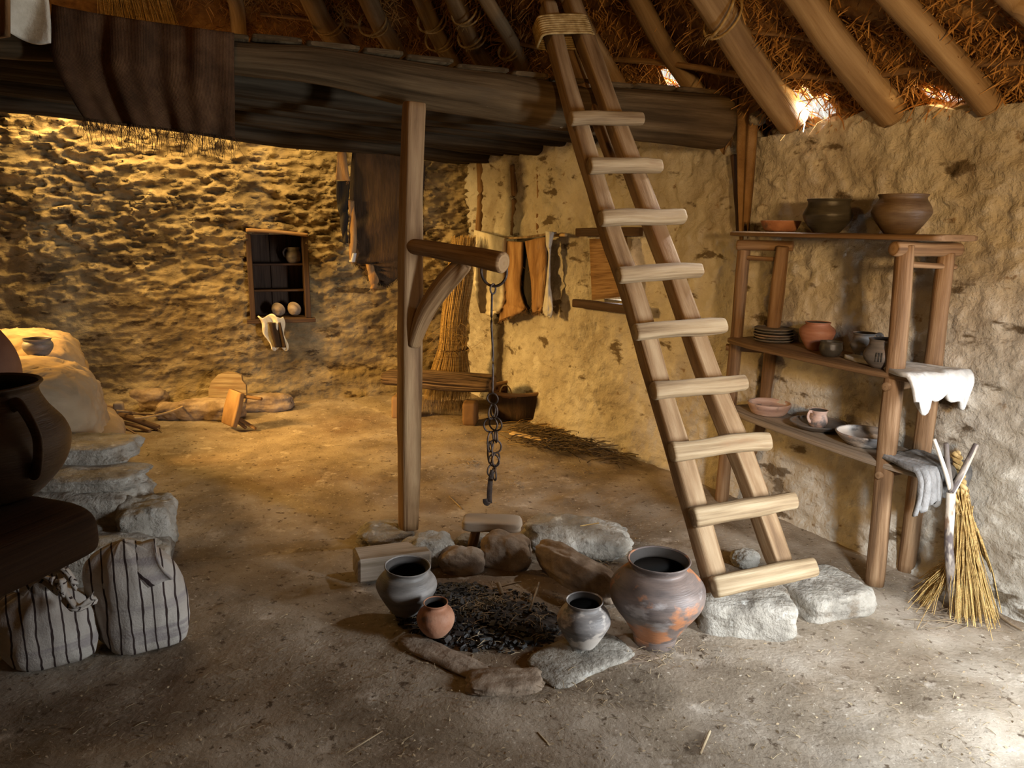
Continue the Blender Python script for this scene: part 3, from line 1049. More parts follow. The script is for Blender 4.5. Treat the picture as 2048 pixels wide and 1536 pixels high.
def prad(px_): return px_ * cy * 1.0 / F
mb = MB(); tube_loop(mb, cp(988, 543), (1, -.35, 0), (0, 0, 1), prad(27), prad(29), .006, 32, 8); mb.build('ring', M['iron'], ch)
mb = MB(); tube_loop(mb, cp(986, 578), (.8, .6, 0), (0, 0, 1), prad(6.5), prad(9.5), .0045, 16, 6); mb.build('eye', M['iron'], ch)
mb = MB(); sweep(mb, [cp(984, 588), cp(983, 650), cp(986, 710), cp(985, 785)], .0052, n=8); mb.build('rod', M['iron'], ch)
LK = [(985, 797, 11, 11, .9), (984, 823, 10, 15, .3), (988, 822, 7, 14, .8), (981, 850, 14, 15, 1.0), (991, 848, 13, 14, .8), (981, 884, 6, 21, .6), (992, 872, 6, 13, .2), (990, 893, 13, 14, 1.), (980, 905, 5, 24, .5), (992, 918, 7, 14, .5), (988, 921, 11, 13, .9), (983, 940, 8, 12, .6), (989, 948, 7, 13, .25)]
for i, (a, b, rx, ry, k) in enumerate(LK):
    mb = MB()
    tube_loop(mb, cp(a, b, .006 * math.sin(i * 2.4)), (k, math.sqrt(1 - k * k) * (1 if i % 2 else -1), 0), (0, 0, 1), prad(rx) / max(k, .45), prad(ry), .0042, 22, 6)
    mb.build('link', M['iron'], ch)
mb = MB(); sweep(mb, [cp(984, 940), cp(981, 960), cp(979, 985), cp(979, 1006)], [.008, .0115, .0125, .012], [.004] * 4, n=10, e=4, up=(0, 1, 0))
sweep(mb, [cp(979, 1007), cp(976, 1008, -.02), cp(971, 1005, -.035), cp(970, 998, -.038)], .011, .004, n=10, e=4, up=(0, 1, 0))
mb.build('hook', M['iron'], ch)

# ================================================================== LADDER
t9 = 2.80
L9 = at_t(1425, 1172, t9)
d_ = ray(1628, 1137); R9 = EYE + d_ * ((L9.z - EYE.z) / d_.z)
L1 = at_t(1140, 236, 3.40)
PNm = (R9 - L9).cross(L1 - L9).normalized()
if PNm.dot(EYE - L9) < 0: PNm = -PNm


def lad(px_, py_, off=0.):
    d = ray(px_, py_)
    o_ = L9 + PNm * off
    return EYE + d * ((o_ - EYE).dot(PNm) / d.dot(PNm))


ladder = empty('ladder', (L9 + R9) / 2 - Vector((0, 0, .04)), 'tall rough wooden ladder with nine nailed log rungs leaning against the loft', 'ladder')
RU = [(1140, 237, 1285, 238), (1178, 331, 1321, 333), (1200, 437, 1368, 432), (1236, 551, 1402, 541), (1268, 664, 1448, 651), (1305, 782, 1490, 765), (1342, 903, 1538, 884), (1385, 1036, 1589, 1002), (1425, 1174, 1628, 1134)]
RO = .035
ru_dir = (R9 - L9).normalized()
lp = [lad(1095, 12, -RO), lad(1128, 150, -RO), lad(1210, 430, -RO), lad(1262, 580, -RO), lad(1312, 760, -RO), lad(1374, 965, -RO), lad(1436, 1182, -RO)]
rp = [lad(1140, -2, -RO), lad(1196, 150, -RO), lad(1300, 430, -RO), lad(1356, 580, -RO), lad(1420, 760, -RO), lad(1490, 930, -RO), lad(1562, 1128, -RO)]
for p_, nm, sd in ((lp, 'left', 1), (rp, 'right', 7)):
    mb = MB(); sweep(mb, p_, [.036, .040, .042, .043, .044, .044, .042], [.040] * 7, n=26, e=5.5, up=PNm, nse=.006, nsc=4, seed=sd, segs=10)
    mb.build('rail', M['ladder'], ladder)
rnd = random.Random(3)
for i, (a, b, c, d) in enumerate(RU):
    A = lad(a, b, .030); B = lad(c, d, .030)
    hw = [13.5, 15, 15.5, 16, 17, 18, 20, 21, 23][i] * ((A - EYE).dot(FW)) / F
    mb = MB()
    sweep(mb, [A, A.lerp(B, .33) + PNm * .004, A.lerp(B, .7) + Vector((0, 0, rnd.gauss(0, .004))), B], [hw * 1.0, hw * .95, hw * .98, hw * .9], [.030, .032, .031, .028], n=20, e=2.7, up=PNm, nse=.006, nsc=7, seed=i * 5, segs=7)
    mb.build('rung', M['rung'], ladder)
# rope binding round both rails at the top
mb = MB()
for k in range(9):
    y = 34 + k * 4.4
    l_ = lad(1077 + (y - 34) * .22, y + 2, .0); r_ = lad(1172 + (y - 34) * .42, y, .0)
    ex = (r_ - l_).normalized()
    c = (l_ + r_) / 2 - PNm * .036
    hx = (r_ - l_).length / 2; hy = .052
    pts = []
    for j in range(28):
        a = 2 * math.pi * j / 28
        x = abs(math.cos(a)) ** .35 * (1 if math.cos(a) >= 0 else -1) * (hx + .004)
        z = abs(math.sin(a)) ** .35 * (1 if math.sin(a) >= 0 else -1) * hy
        pts.append(c + ex * x + PNm * z)
    pts.append(pts[0])
    vs, fs = [], []
    for j, p in enumerate(pts[:-1]):
        T = (pts[j + 1] - pts[j - 1 if j else -2]).normalized()
        O = (p - c).normalized(); Sx = T.cross(O).normalized()
        for q in range(6):
            a = 2 * math.pi * q / 6
            vs.append(p + O * math.cos(a) * .0075 + Sx * math.sin(a) * .0075)
    n_ = 28
    for j in range(n_):
        for q in range(6):
            fs.append([j * 6 + q, ((j + 1) % n_) * 6 + q, ((j + 1) % n_) * 6 + (q + 1) % 6, j * 6 + (q + 1) % 6])
    mb.add(vs, fs)
mb.build('rope_binding', M['ropestraw'], ladder)
# the short prop of the roof seen behind the ladder head
A = roof_hit(1088, -20, .05); B = lad(1118, 40, -.20)
log('roof_prop', [lad(1075, -40, -.13), lad(1180, 200, -.16), lad(1230, 330, -.17)], .03, M['post'], h=.03, e=4, nse=.004, label='dark second pole behind the ladder rails, passing down behind the loft edge', cat='pole')

# ================================================================== SHELF UNIT
rack = empty('shelf_rack', (1.45, 3.6, 0), 'rustic four-legged wooden rack with three board shelves standing by the pale plaster wall', 'shelf')
FLf, FRf = at_z(1443, 1003), at_z(1750, 1168)
BRf = at_z(1812, 1140)
BLf = Vector(FLf) + Vector((.20, .06, 0))
FLt, FRt = at_y(1490, 484, 4.02), at_y(1812, 490, 3.06)
BRt = at_y(1893, 505, 3.14)
BLt = hit(PR, 1567, 492, .10)[1]
for (f_, t_, r_, sd, knees) in ((FLf, FLt, .034, 1, (1463, 800)), (BLf, BLt, .034, 2, (1538, 800)), (FRf, FRt, .038, 3, (1782, 830)), (BRf, BRt, .038, 4, (1862, 800))):
    mb = MB()
    sweep(mb, [f_, f_.lerp(t_, .5) + Vector((0, 0, 0)), t_], [r_ * 1.05, r_, r_ * .92], n=18, e=2.8, nse=.006, nsc=4, seed=sd, up=(.5, .8, 0), segs=10)
    mb.build('leg', M['leg'], rack)
# end cross pieces under the boards
for nm, a, b, z, r_ in (('end_log', FRt + Vector((-.06, -.02, -.015)), BRt + Vector((.06, .02, .012)), 0, .030), ('end_log', FLt + Vector((-.04, 0, -.015)), BLt + Vector((.05, 0, .0)), 0, .028),
                       ('cross_bar', FRt + Vector((.0, -.015, -.075)), BRt + Vector((.05, .01, -.06)), 0, .013), ('cross_bar', FLt + Vector((-.01, 0, -.08)), BLt + Vector((.02, 0, -.07)), 0, .013)):
    log(nm, [a, (a + b) / 2, b], r_, M['leg'], rack, nse=.004, seed=r_ * 100, n=16)


def rack_pt(kf, side, z):
    """side 0 front leg line, 1 back leg line; kf 0 left..1 right"""
    if side == 0:
        l = FLf.lerp(FLt, z / FLt.z); r = FRf.lerp(FRt, z / FRt.z)
    else:
        l = BLf.lerp(BLt, z / BLt.z); r = BRf.lerp(BRt, z / BRt.z)
    return l.lerp(r, kf)


zT = FRt.z + .030
Z2, Z3 = .955, .565
for zz in (Z2, Z3):
    for kf in (0, 1):
        a = rack_pt(kf, 0, zz - .045); b = rack_pt(kf, 1, zz - .045)
        e_ = (b - a).normalized()
        log('cross_bar', [a - e_ * .05, b + e_ * (.05 if kf == 0 else .04)], .019, M['leg'], rack, nse=.003, seed=zz, n=12)


def shelf_board(name, kfa, kfb, z, hw, th, m_, frontbow=0., seed=0, za=0., zb=0.):
    pts, ws = [], []
    for k in range(7):
        f = kfa + (kfb - kfa) * k / 6
        p = rack_pt(f, 0, z).lerp(rack_pt(f, 1, z), .46)
        p.z = z + za + (zb - za) * k / 6
        n_ = Vector((-.86, -.5, 0))
        bow = frontbow * math.sin(math.pi * k / 6)
        p = p + n_ * bow * .5
        pts.append(p); ws.append((hw + bow * .5) * (.82 if k in (0, 6) else 1.0))
    mb = MB(); sweep(mb, pts, ws, [th] * 7, n=26, e=6, nse=.004, nsc=4, seed=seed, segs=6)
    mb.build(name, m_, rack)


shelf_board('shelf', -.12, 1.15, zT, .155, .013, M['board'], .03, 1)
shelf_board('shelf', -.06, 1.12, Z2, .150, .016, M['board'], .03, 2)
shelf_board('shelf', -.03, 1.16, Z3, .145, .017, M['greyboard'], .02, 3)


def on_shelf(px_, z, k=.5):
    """plan point in the pixel column on the line that runs at fraction k between front and back legs"""
    A = rack_pt(0, 0, z).lerp(rack_pt(0, 1, z), k); B = rack_pt(1, 0, z).lerp(rack_pt(1, 1, z), k)
    return on_line(px_, (A.x, A.y), (B.x, B.y), z)


def pot(name, base, prof, m_, label, cat='pot', lip=.006, handles=(), group=None, tilt=None, nse=.0, n=44, feet=0, inner=True, mark=False):
    """closed vessel: outer profile, rim, then inner wall"""
    base = Vector(base)
    e_ = empty(name, base, label, cat, group)
    mb = MB()
    th = lip
    out = list(prof)
    rim = out[-1]
    pr = out + [(rim[0] - th * .4, rim[1] + th * .5), (rim[0] - th, rim[1])]
    inn = [(max(r - th, .004), max(z, th)) for r, z in reversed(out[:-1]) if z > th * 1.2]
    lathe(mb, base, pr, n, nse, base.x, tilt)
    mb.build('body', m_, e_)
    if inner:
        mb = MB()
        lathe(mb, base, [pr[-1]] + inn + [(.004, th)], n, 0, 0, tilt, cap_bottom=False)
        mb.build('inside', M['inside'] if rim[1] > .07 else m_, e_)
    M3 = Matrix.Identity(3)
    if tilt: M3 = Matrix.Rotation(tilt[0], 3, 'X') @ Matrix.Rotation(tilt[1], 3, 'Y')
    for (ang, zt, zb, rt, rb, out_, hr) in handles:
        mb = MB()
        dr = Vector((math.cos(ang), math.sin(ang), 0))
        pts = [dr * (rt - .004) + Vector((0, 0, zt)), dr * (rt + out_ * .8) + Vector((0, 0, zt + .004)), dr * (max(rt, rb) + out_) + Vector((0, 0, (zt * .6 + zb * .4))), dr * (rb + out_ * .5) + Vector((0, 0, zb + .008)), dr * (rb - .004) + Vector((0, 0, zb))]
        sweep(mb, [base + M3 @ q for q in pts], hr * 1.3, hr * .6, n=10, up=(-dr.y, dr.x, .01), segs=6)
        mb.build('handle', m_, e_)
    for k in range(feet):
        a = 2 * math.pi * k / feet + .5
        mb = MB()
        r0 = prof[0][0] * .9
        sweep(mb, [base + Vector((r0 * math.cos(a), r0 * math.sin(a), .01)), base + Vector((r0 * 1.15 * math.cos(a), r0 * 1.15 * math.sin(a), -.022))], [.010, .007], n=8)
        mb.build('foot', m_, e_)
    return e_


def sc_prof(pr, s): return [(r * s, z * s) for r, z in pr]


CARIN = [(.52, .0), (.60, .08), (.82, .34), (.99, .62), (1.0, .70), (.90, .88), (.78, 1.02), (.73, 1.12), (.76, 1.20), (.80, 1.24)]
# top shelf
zt = zT + .013
p = on_shelf(1560, zt, .35); t = (p - EYE).dot(FW)
pot('bowl', p, [(.060, 0), (.075, .006), (.088, .03), (.097, .052)], M['potorange'], 'low orange-and-black bowl at the left end of the top shelf', 'bowl', .005)
p = on_shelf(1652, zt, .5); t = (p - EYE).dot(FW); s = 47 * t / F
pot('cooking_pot', p, [(r * s, z * s) for r, z in [(.50, .0), (.56, .04), (.86, .40), (.99, .66), (.99, .78), (.90, .98), (.84, 1.12), (.83, 1.26), (.88, 1.36)]], M['potblack'], 'black round-bellied pot in the middle of the top shelf')
p = on_shelf(1798, zt, .5); t = (p - EYE).dot(FW); s = 55 * t / F
pot('cooking_pot', p, [(r * s, z * s) for r, z in [(.50, .0), (.56, .05), (.84, .44), (.99, .70), (1.0, .82), (.90, 1.05), (.80, 1.20), (.79, 1.28), (.84, 1.37)]], M['potbrown'], 'large brown wide-mouthed pot at the right end of the top shelf')
# middle shelf
zt = Z2 + .017
p = on_shelf(1546, zt, .5)
for k in range(5):
    s = [1., .98, 1.02, .99, .97][k]
    pot('plate', p + Vector((.003 * math.sin(k * 3), .004 * math.cos(k * 2), k * .0145)), [(.070 * s, 0), (.088 * s, .003), (.100 * s, .010), (.102 * s, .013)], M['potdull'],
        'dark clay plate in the stack of five, ' + ['the lowest', 'second from the bottom', 'the middle one', 'second from the top', 'the topmost'][k], 'plate', .006, group='stack of dark plates on the middle shelf', inner=True)
GLOB = [(.50, 0), (.62, .12), (.86, .46), (1.0, .86), (.94, 1.14), (.74, 1.34), (.66, 1.42), (.70, 1.50)]
p = on_shelf(1631, zt, .55); t = (p - EYE).dot(FW); s = 34 * t / F
pot('storage_pot', p, sc_prof([(.45, 0), (.52, .06), (.80, .50), (1.0, 1.0), (.95, 1.25), (.72, 1.45), (.66, 1.52), (.72, 1.60)], s), M['potred'], 'reddish globular pot on the middle shelf beside the plate stack')
p = on_shelf(1660, zt, .10); t = (p - EYE).dot(FW); s = 22.5 * t / F
pot('cup', p, sc_prof([(.55, 0), (.72, .12), (.96, .55), (.98, .85), (.92, 1.15), (.95, 1.3)], s), M['potblack'], 'small black bowl-shaped cup standing in front of the reddish globular pot', 'cup', .004)
p = on_shelf(1724, zt, .50); t = (p - EYE).dot(FW); s = 25 * t / F
pot('jug', p + Vector((0, 0, .022)), sc_prof([(.45, 0), (.75, .25), (1.0, .70), (.98, .95), (.78, 1.25), (.74, 1.55), (.90, 1.72)], s), M['potdull'], 'small three-footed dark jug with pale rim and side handle on the middle shelf', 'jug', .004,
    handles=[(-.55, 1.62 * s, .85 * s, .85 * s, .95 * s, .020, .007)], feet=3)
p = on_shelf(1765, zt, .12); t = (p - EYE).dot(FW); s = 40 * t / F
jr = pot('jar', p, sc_prof([(.50, 0), (.62, .06), (.92, .42), (.95, .66), (.86, .90), (.76, 1.08), (.72, 1.30), (.77, 1.42)], s), M['potdull'], 'squat grey-brown jar with dark finger marks, half hidden behind the rack leg', 'jar', .004)
mb = MB()
dv = Vector((-p.x, -p.y, 0)).normalized()
for k in range(3):
    a = math.atan2(dv.y, dv.x) + (-.10 - .13 * k)
    r0 = .955 * s
    sweep(mb, [p + Vector((math.cos(a) * r0 * .97, math.sin(a) * r0 * .97, .40 * s)), p + Vector((math.cos(a) * r0, math.sin(a) * r0, .62 * s)), p + Vector((math.cos(a) * r0 * .95, math.sin(a) * r0 * .95, .84 * s))], .0035, .0035, n=6)
mb.build('finger_mark', M['charcoal'], jr)


def cloth(mb, f, nu, nv, th=.006, uvs=1.):
    """double-sided sheet with thickness from f(u,v)->Vector; u,v in 0..1"""
    G = [[f(i / nu, j / nv) for j in range(nv + 1)] for i in range(nu + 1)]
    Nn = [[None] * (nv + 1) for _ in range(nu + 1)]
    for i in range(nu + 1):
        for j in range(nv + 1):
            a = G[min(i + 1, nu)][j] - G[max(i - 1, 0)][j]; b = G[i][min(j + 1, nv)] - G[i][max(j - 1, 0)]
            n_ = a.cross(b)
            Nn[i][j] = n_.normalized() if n_.length > 1e-9 else Vector((0, 0, 1))
    vs = [G[i][j] + Nn[i][j] * th / 2 for i in range(nu + 1) for j in range(nv + 1)] + [G[i][j] - Nn[i][j] * th / 2 for i in range(nu + 1) for j in range(nv + 1)]
    o_ = (nu + 1) * (nv + 1)
    fs, uv = [], []

    def U(i, j): return (i / nu * uvs, j / nv * uvs)
    for i in range(nu):
        for j in range(nv):
            a = i * (nv + 1) + j
            q = [a, a + nv + 1, a + nv + 2, a + 1]
            u = [U(i, j), U(i + 1, j), U(i + 1, j + 1), U(i, j + 1)]
            fs.append(q); uv.append(u); fs.append([x + o_ for x in q[::-1]]); uv.append(u[::-1])
    def rim(seq):
        for a, b in zip(seq, seq[1:]):
            fs.append([a, b, b + o_, a + o_]); uv.append([(0, 0)] * 4)
    rim([i * (nv + 1) for i in range(nu + 1)][::-1]); rim([i * (nv + 1) + nv for i in range(nu + 1)])
    rim([j for j in range(nv + 1)]); rim([nu * (nv + 1) + j for j in range(nv + 1)][::-1])
    mb.add(vs, fs, uv)
    return mb


# white fleece draped over the right end of the middle shelf
endA = rack_pt(1, 0, Z2).lerp(rack_pt(1, 1, Z2), .46)
axis = (rack_pt(1, 0, Z2) - rack_pt(0, 0, Z2)).normalized(); axis.z = 0; axis.normalize()
perp = Vector((axis.y, -axis.x, 0))
if perp.x > 0: perp = -perp          # towards the room


def draped(z0, along0, along1, drop, wa, wb, lobes, seed, shift=0.):
    tot = (along1 - along0) + drop

    def f(u, v):
        d = u * tot
        wid = wa + (wb - wa) * min(1, u * 1.3)
        d = tot * u * (1 + .06 * u * math.sin(lobes * math.pi * v + seed) + .03 * math.sin(v * 23 + seed))
        if d < along1 - along0:
            a = along0 + d; z = z0
        else:
            k = d - (along1 - along0)
            a = along1 + .03 * math.sin(min(k / .04, 1.57)) + .006 * math.sin(v * 14 + seed); z = z0 - max(0, k - .012)
        off = (v - .5) * wid * (1 + .15 * math.sin(u * 9 + seed))
        q = endA + axis * a + perp * (off + shift)
        q.z = z + .006 * nz((u * 4, v * 5, seed), 1, 0, 2) + .010
        q += axis * (.010 * math.sin(v * 21 + u * 3 + seed) * (u > .5))
        return q
    return f


mb = MB(); cloth(mb, draped(Z2 + .018, -.30, .14, .12, .10, .30, 2.6, 1.0, .02), 40, 30, .018)
mb.build('white_fleece', M['white'], label='white curly fleece draped over the right end of the middle shelf', cat='fleece')
mb = MB(); cloth(mb, draped(Z3 + .019, -.02, .19, .135, .20, .26, 2.0, 2.5, -.02), 34, 26, .018)
mb.build('grey_fleece', M['greyfur'], label='dark grey fleece hanging over the right end of the lowest shelf', cat='fleece')
mb = MB(); cloth(mb, draped(Z3 + .030, .0, .20, .17, .07, .12, 1.0, 4.2, .10), 30, 14, .020)
mb.build('grey_fleece', M['greyfur2'], label='paler light-grey fleece strip hanging in front of the dark grey fleece', cat='fleece')

# lowest shelf
zt = Z3 + .018
p = on_shelf(1537, zt, .40)
pot('dish', p, [(.075, 0), (.088, .006), (.104, .035), (.112, .056), (.110, .060)], M['potpink'], 'pinkish smoked deep dish at the left end of the lowest shelf', 'dish', .006)
p = on_shelf(1634, zt, .45)
pot('platter', p, [(.06, 0), (.09, .006), (.125, .026), (.132, .034)], M['potdull'], 'dark round platter under the small pink mug on the lowest shelf', 'platter', .007)
s = .046
pot('mug', p + Vector((.0, .0, .010)), sc_prof([(.62, 0), (.86, .25), (1.0, .70), (.90, 1.15), (.82, 1.45), (.96, 1.85)], s), M['potpink'], 'small pinkish mug with a handle standing on the dark platter', 'mug', .004,
    handles=[(3.5, 1.7 * s, .6 * s, .85 * s, .95 * s, .020, .006)])
p = on_shelf(1728, zt, .40)
pot('basin', p, [(.055, 0), (.075, .006), (.110, .034), (.128, .056), (.126, .060)], M['potmid'], 'wide grey basin at the right end of the lowest shelf', 'basin', .006)

# ================================================================== HEARTH STONES
def frock(name, px_, py_, d, m_, label, rot=0., z0=0., cat='stone', group='hearth stones', **k):
    c = at_z(px_, py_, z0)
    mb = MB(); rock(mb, (c.x, c.y, z0 + d[2] - .02), d, rot, **k)
    return mb.build(name, M[m_], label=label, cat=cat, group=group)


c = at_z(788, 1105, .10)
mb = MB(); box(mb, (c.x - .01, c.y, .060), (.165, .075, .055), .38, (.0, .03), .010)
mb.build('timber_block', M['greyboard'], label='squared grey timber block lying at the left corner of the hearth, against the post foot', cat='timber')
frock('hearth_stone', 770, 1080, (.13, .12, .05), 'stone', 'low broad stone under the foot of the wooden post', .3, seed=2.2, nse=.2)
frock('hearth_stone', 858, 1122, (.12, .085, .075), 'stone', 'smooth grey stone behind the left grey pot, beside the timber block', .5, seed=3.4, nse=.16)
frock('hearth_stone', 925, 1140, (.095, .06, .062), 'brownstone', 'small dark rounded stone in the back edge of the hearth, left of centre', .1, seed=4.7, nse=.18)
frock('hearth_stone', 1012, 1130, (.12, .07, .085), 'brownstone', 'brown wedge stone in front of the small stool', -.25, seed=5.1, nse=.16)
frock('hearth_stone', 958, 1088, (.11, .06, .035), 'stone', 'flat pale stone underneath the small stool', .1, seed=15.1, nse=.16)
frock('hearth_stone', 1150, 1178, (.23, .055, .10), 'brownstone', 'long brown slab on edge along the right side of the hearth', -.85, seed=6.3, nse=.14, tilt=(.35, 0))
c = at_z(1158, 1085, .06)
mb = MB(); rock(mb, (c.x, c.y + .06, .062), (.265, .150, .078), -.22, e=2.6, nse=.14, seed=8.3, res=30, tilt=(0, .05))
mb.build('boulder', M['stone'], label='big pale oval boulder behind the hearth, right of the stool', cat='boulder')
c = at_z(1188, 1112, .0)
mb = MB(); rock(mb, (c.x, c.y, .035), (.045, .035, .035), -.2, e=7, nse=.04, seed=2.3, res=12)
mb.build('small_block', M['greyboard'], label='little square grey block leaning on the big boulder', cat='block')
frock('hearth_slab', 1158, 1322, (.19, .115, .026), 'stone', 'flat pale slab under the smudged middle pot at the front of the hearth', .62, seed=9.1, nse=.15, e=5, group='hearth slabs')
frock('hearth_slab', 1010, 1375, (.13, .065, .032), 'brownstone', 'small slab at the very front tip of the hearth', .08, seed=10.9, nse=.17, e=5, group='hearth slabs')
frock('hearth_slab', 885, 1320, (.20, .055, .026), 'brownstone', 'low reddish-brown kerb slab along the left front of the hearth', -.62, seed=11.3, nse=.2, group='hearth slabs')
frock('hearth_slab', 1255, 1300, (.13, .10, .018), 'brownstone', 'sunken brown slab beneath the big smoked pot', .2, seed=12.5, nse=.2, group='hearth slabs')
frock('step_stone', 1487, 1245, (.185, .125, .075), 'stone', 'blocky stone under the left foot of the ladder, beside the big pot', -.1, seed=13.2, nse=.07, e=7, group='stones under the ladder')
frock('step_stone', 1640, 1202, (.165, .155, .058), 'stone', 'larger flat-topped stone under the right foot of the ladder', .35, seed=14.6, nse=.08, e=7, group='stones under the ladder')
frock('wedge_stone', 1490, 1128, (.06, .05, .045), 'stone', 'small rough stone between the ladder rails behind the bottom rung', .35, seed=16.6, nse=.2, group=None)
frock('loose_stone', 722, 1108, (.035, .025, .014), 'stone', 'tiny pale stone lying just left of the timber block', .35, seed=17.6, nse=.3, group=None)

# ash and charcoal
HC = at_z(985, 1238)
mb = MB()
vs, fs = [], []
nA, nR = 60, 16
for i in range(nA):
    a = 2 * math.pi * i / nA
    for k in range(nR + 1):
        f = k / nR
        x = math.cos(a) * .36 * f; y = math.sin(a) * .28 * f
        x, y = x * .92 - y * .38, y + x * -.10
        z = .03 * (1 - f ** 3) + .022 * nz((x, y, 0), 9, 1, 3) * (1 - f ** 4) - .012 * f
        vs.append((HC.x + x, HC.y + y, max(z, -.01) + .006))
for i in range(nA):
    for k in range(nR):
        a, b = i * (nR + 1) + k, ((i + 1) % nA) * (nR + 1) + k
        fs.append([a, a + 1, b + 1, b])
mb.add(vs, fs).build('ash_bed', M['ash'], kind='stuff', label='dark bed of ash and soot filling the hearth', cat='ash')
rs = random.Random(21)
mb = MB()
for i in range(1700):
    a = rs.uniform(0, 6.28); f = rs.random() ** .6
    x = math.cos(a) * .33 * f - .06; y = math.sin(a) * .27 * f
    if x > .02 and y > -.12 and rs.random() < .85: continue
    s = rs.uniform(.0025, .008) * (1.8 if rs.random() < .08 else 1)
    c = Vector((HC.x + x - y * .3, HC.y + y, .038 * (1 - f ** 3) + .008 + rs.random() * .012))
    M3 = Matrix.Rotation(rs.uniform(0, 6), 3, 'Z') @ Matrix.Rotation(rs.uniform(-1, 1), 3, 'X')
    q = [Vector((sx * s * 1.6, sy * s * .8, sz * s * .7)) * rs.uniform(.7, 1.1) for sx in (-1, 1) for sy in (-1, 1) for sz in (-1, 1)]
    mb.add([c + M3 @ v for v in q], [[0, 1, 3, 2], [4, 6, 7, 5], [0, 4, 5, 1], [2, 3, 7, 6], [0, 2, 6, 4], [1, 5, 7, 3]], flat=True)
mb.build('charcoal_bits', M['charcoal'], kind='stuff', label='glinting black charcoal crumbs heaped in the left and front of the hearth', cat='charcoal')
mb = MB()
for i in range(260):
    a = rs.uniform(0, 6.28); f = rs.random() ** .5
    c = Vector((HC.x + math.cos(a) * .36 * f - .02, HC.y + math.sin(a) * .28 * f, .045 * (1 - f ** 3) + .012))
    b = rs.uniform(0, 6.28); L = rs.uniform(.01, .06)
    e = c + Vector((math.cos(b) * L, math.sin(b) * L, rs.uniform(-.002, .012)))
    strand(mb, [c, (c + e) / 2 + Vector((0, 0, .003)), e], rs.uniform(.0010, .0022))
for i in range(140):
    a = rs.uniform(0, 6.28); f = rs.random() ** .7
    c = Vector((HC.x - .05 + math.cos(a) * .10 * f, HC.y + .02 + math.sin(a) * .09 * f, .055))
    b = rs.uniform(0, 6.28); L = rs.uniform(.01, .05)
    e = c + Vector((math.cos(b) * L, math.sin(b) * L, rs.uniform(-.004, .01)))
    strand(mb, [c, (c + e) / 2 + Vector((0, 0, .003)), e], .0014)
mb.build('hearth_straw', M['litter'], kind='stuff', label='short pale straw scraps scattered over the hearth ash', cat='straw')
log('burnt_stick', [at_z(996, 1165, .09), at_z(1004, 1190, .055)], .009, M['twig'], label='short thick reddish stick end poking up in the middle of the hearth', cat='stick', n=10)
log('burnt_stick', [at_z(1078, 1165, .07), at_z(1060, 1222, .05)], [.004, .005], M['twig'], label='thin leaning twig in the right half of the hearth', cat='stick', n=8)
log('burnt_stick', [at_z(985, 1178, .055), at_z(1042, 1163, .08)], [.003, .003], M['twig'], label='thin nearly level twig crossing the thick reddish stick end in the hearth', cat='stick', n=8)

# pots on the hearth
b = at_z(812, 1222, .03)
pot('cooking_pot', b, [(.050, 0), (.060, .008), (.092, .055), (.118, .105), (.119, .130), (.100, .158), (.082, .172), (.080, .185), (.091, .198)], M['potgrey'], 'matt grey pot at the left edge of the hearth, in front of the timber block', lip=.007, nse=.002, tilt=(.03, .05))
b = at_z(872, 1268, .035)
pot('cooking_pot', b, [(.030, 0), (.040, .005), (.063, .035), (.0715, .068), (.060, .098), (.042, .112), (.040, .120), (.047, .130)], M['potorange'], 'smallest pot, dull orange, beside the hearth ash next to the grey pot', lip=.005, nse=.0015)
b = at_z(1166, 1287, .045)
pot('cooking_pot', b, [(.048, 0), (.052, .006), (.070, .035), (.094, .080), (.098, .102), (.086, .132), (.064, .150), (.060, .160), (.069, .172)], M['potmid'], 'medium pot with grey and cream smudges standing on the flat pale slab', lip=.006, nse=.0015)
b = at_z(1309, 1283, .015)
pot('cooking_pot', b, [(.075, 0), (.078, .006), (.084, .035), (.088, .045), (.125, .105), (.166, .165), (.176, .205), (.168, .245), (.130, .285), (.104, .300), (.102, .312), (.116, .334)], M['potbig'], 'largest pot, big-bellied and smoked with orange fire marks, right of the hearth', lip=.008, nse=.002)

# stool by the hearth
st_ = empty('milking_stool', at_z(984, 1085), 'tiny low grey wooden stool with a thick slab seat behind the hearth', 'stool')
c = at_z(984, 1046, .155)
mb = MB(); rock(mb, c, (.140, .066, .026), -.05, e=7, nse=.04, seed=3, res=16); mb.build('seat', M['stool'], st_)
for dx, dy in ((-.095, -.035), (-.075, .04), (.075, -.035), (.105, .015)):
    mb = MB(); sweep(mb, [c + Vector((dx * .85, dy * .8, -.02)), Vector((c.x + dx * 1.15, c.y + dy * 1.2, .035 if dy < 0 else 0.0))], [.015, .012], n=10, nse=.002); mb.build('leg', M['leg'], st_)
# ================================================================== BROOM AND FORKED STICK (right)
b0 = at_z(1905, 1212)
wy = b0.y
b0 = b0 + Vector((-.02, -.05, 0))
fk = empty('forked_stick', b0, 'peeled three-pronged stick with bark patches leaning on the wall at the right', 'stick')
j = at_y(1902, 985, wy - .02)
mb = MB(); sweep(mb, [b0 + Vector((0, 0, .01)), at_y(1898, 1100, wy - .03), j], [.019, .018, .017], n=14, nse=.003, seed=4); mb.build('shaft', M['birch'], fk)
for pts, r_, m_ in (([j, at_y(1888, 935, wy - .01), at_y(1868, 878, wy - .01)], .0085, 'birch'), ([j, at_y(1895, 930, wy + .0), at_y(1892, 886, wy + .0)], .011, 'bark'), ([j, at_y(1925, 945, wy + .0), at_y(1953, 888, wy + .0)], .013, 'birch')):
    mb = MB(); sweep(mb, pts, [r_ * 1.1, r_, r_ * .85], n=12, nse=.002, seed=r_); mb.build('prong', M[m_], fk)
rs = random.Random(5)
bt = at_y(1912, 905, wy + .05); bm = at_y(1935, 1035, wy + .05)
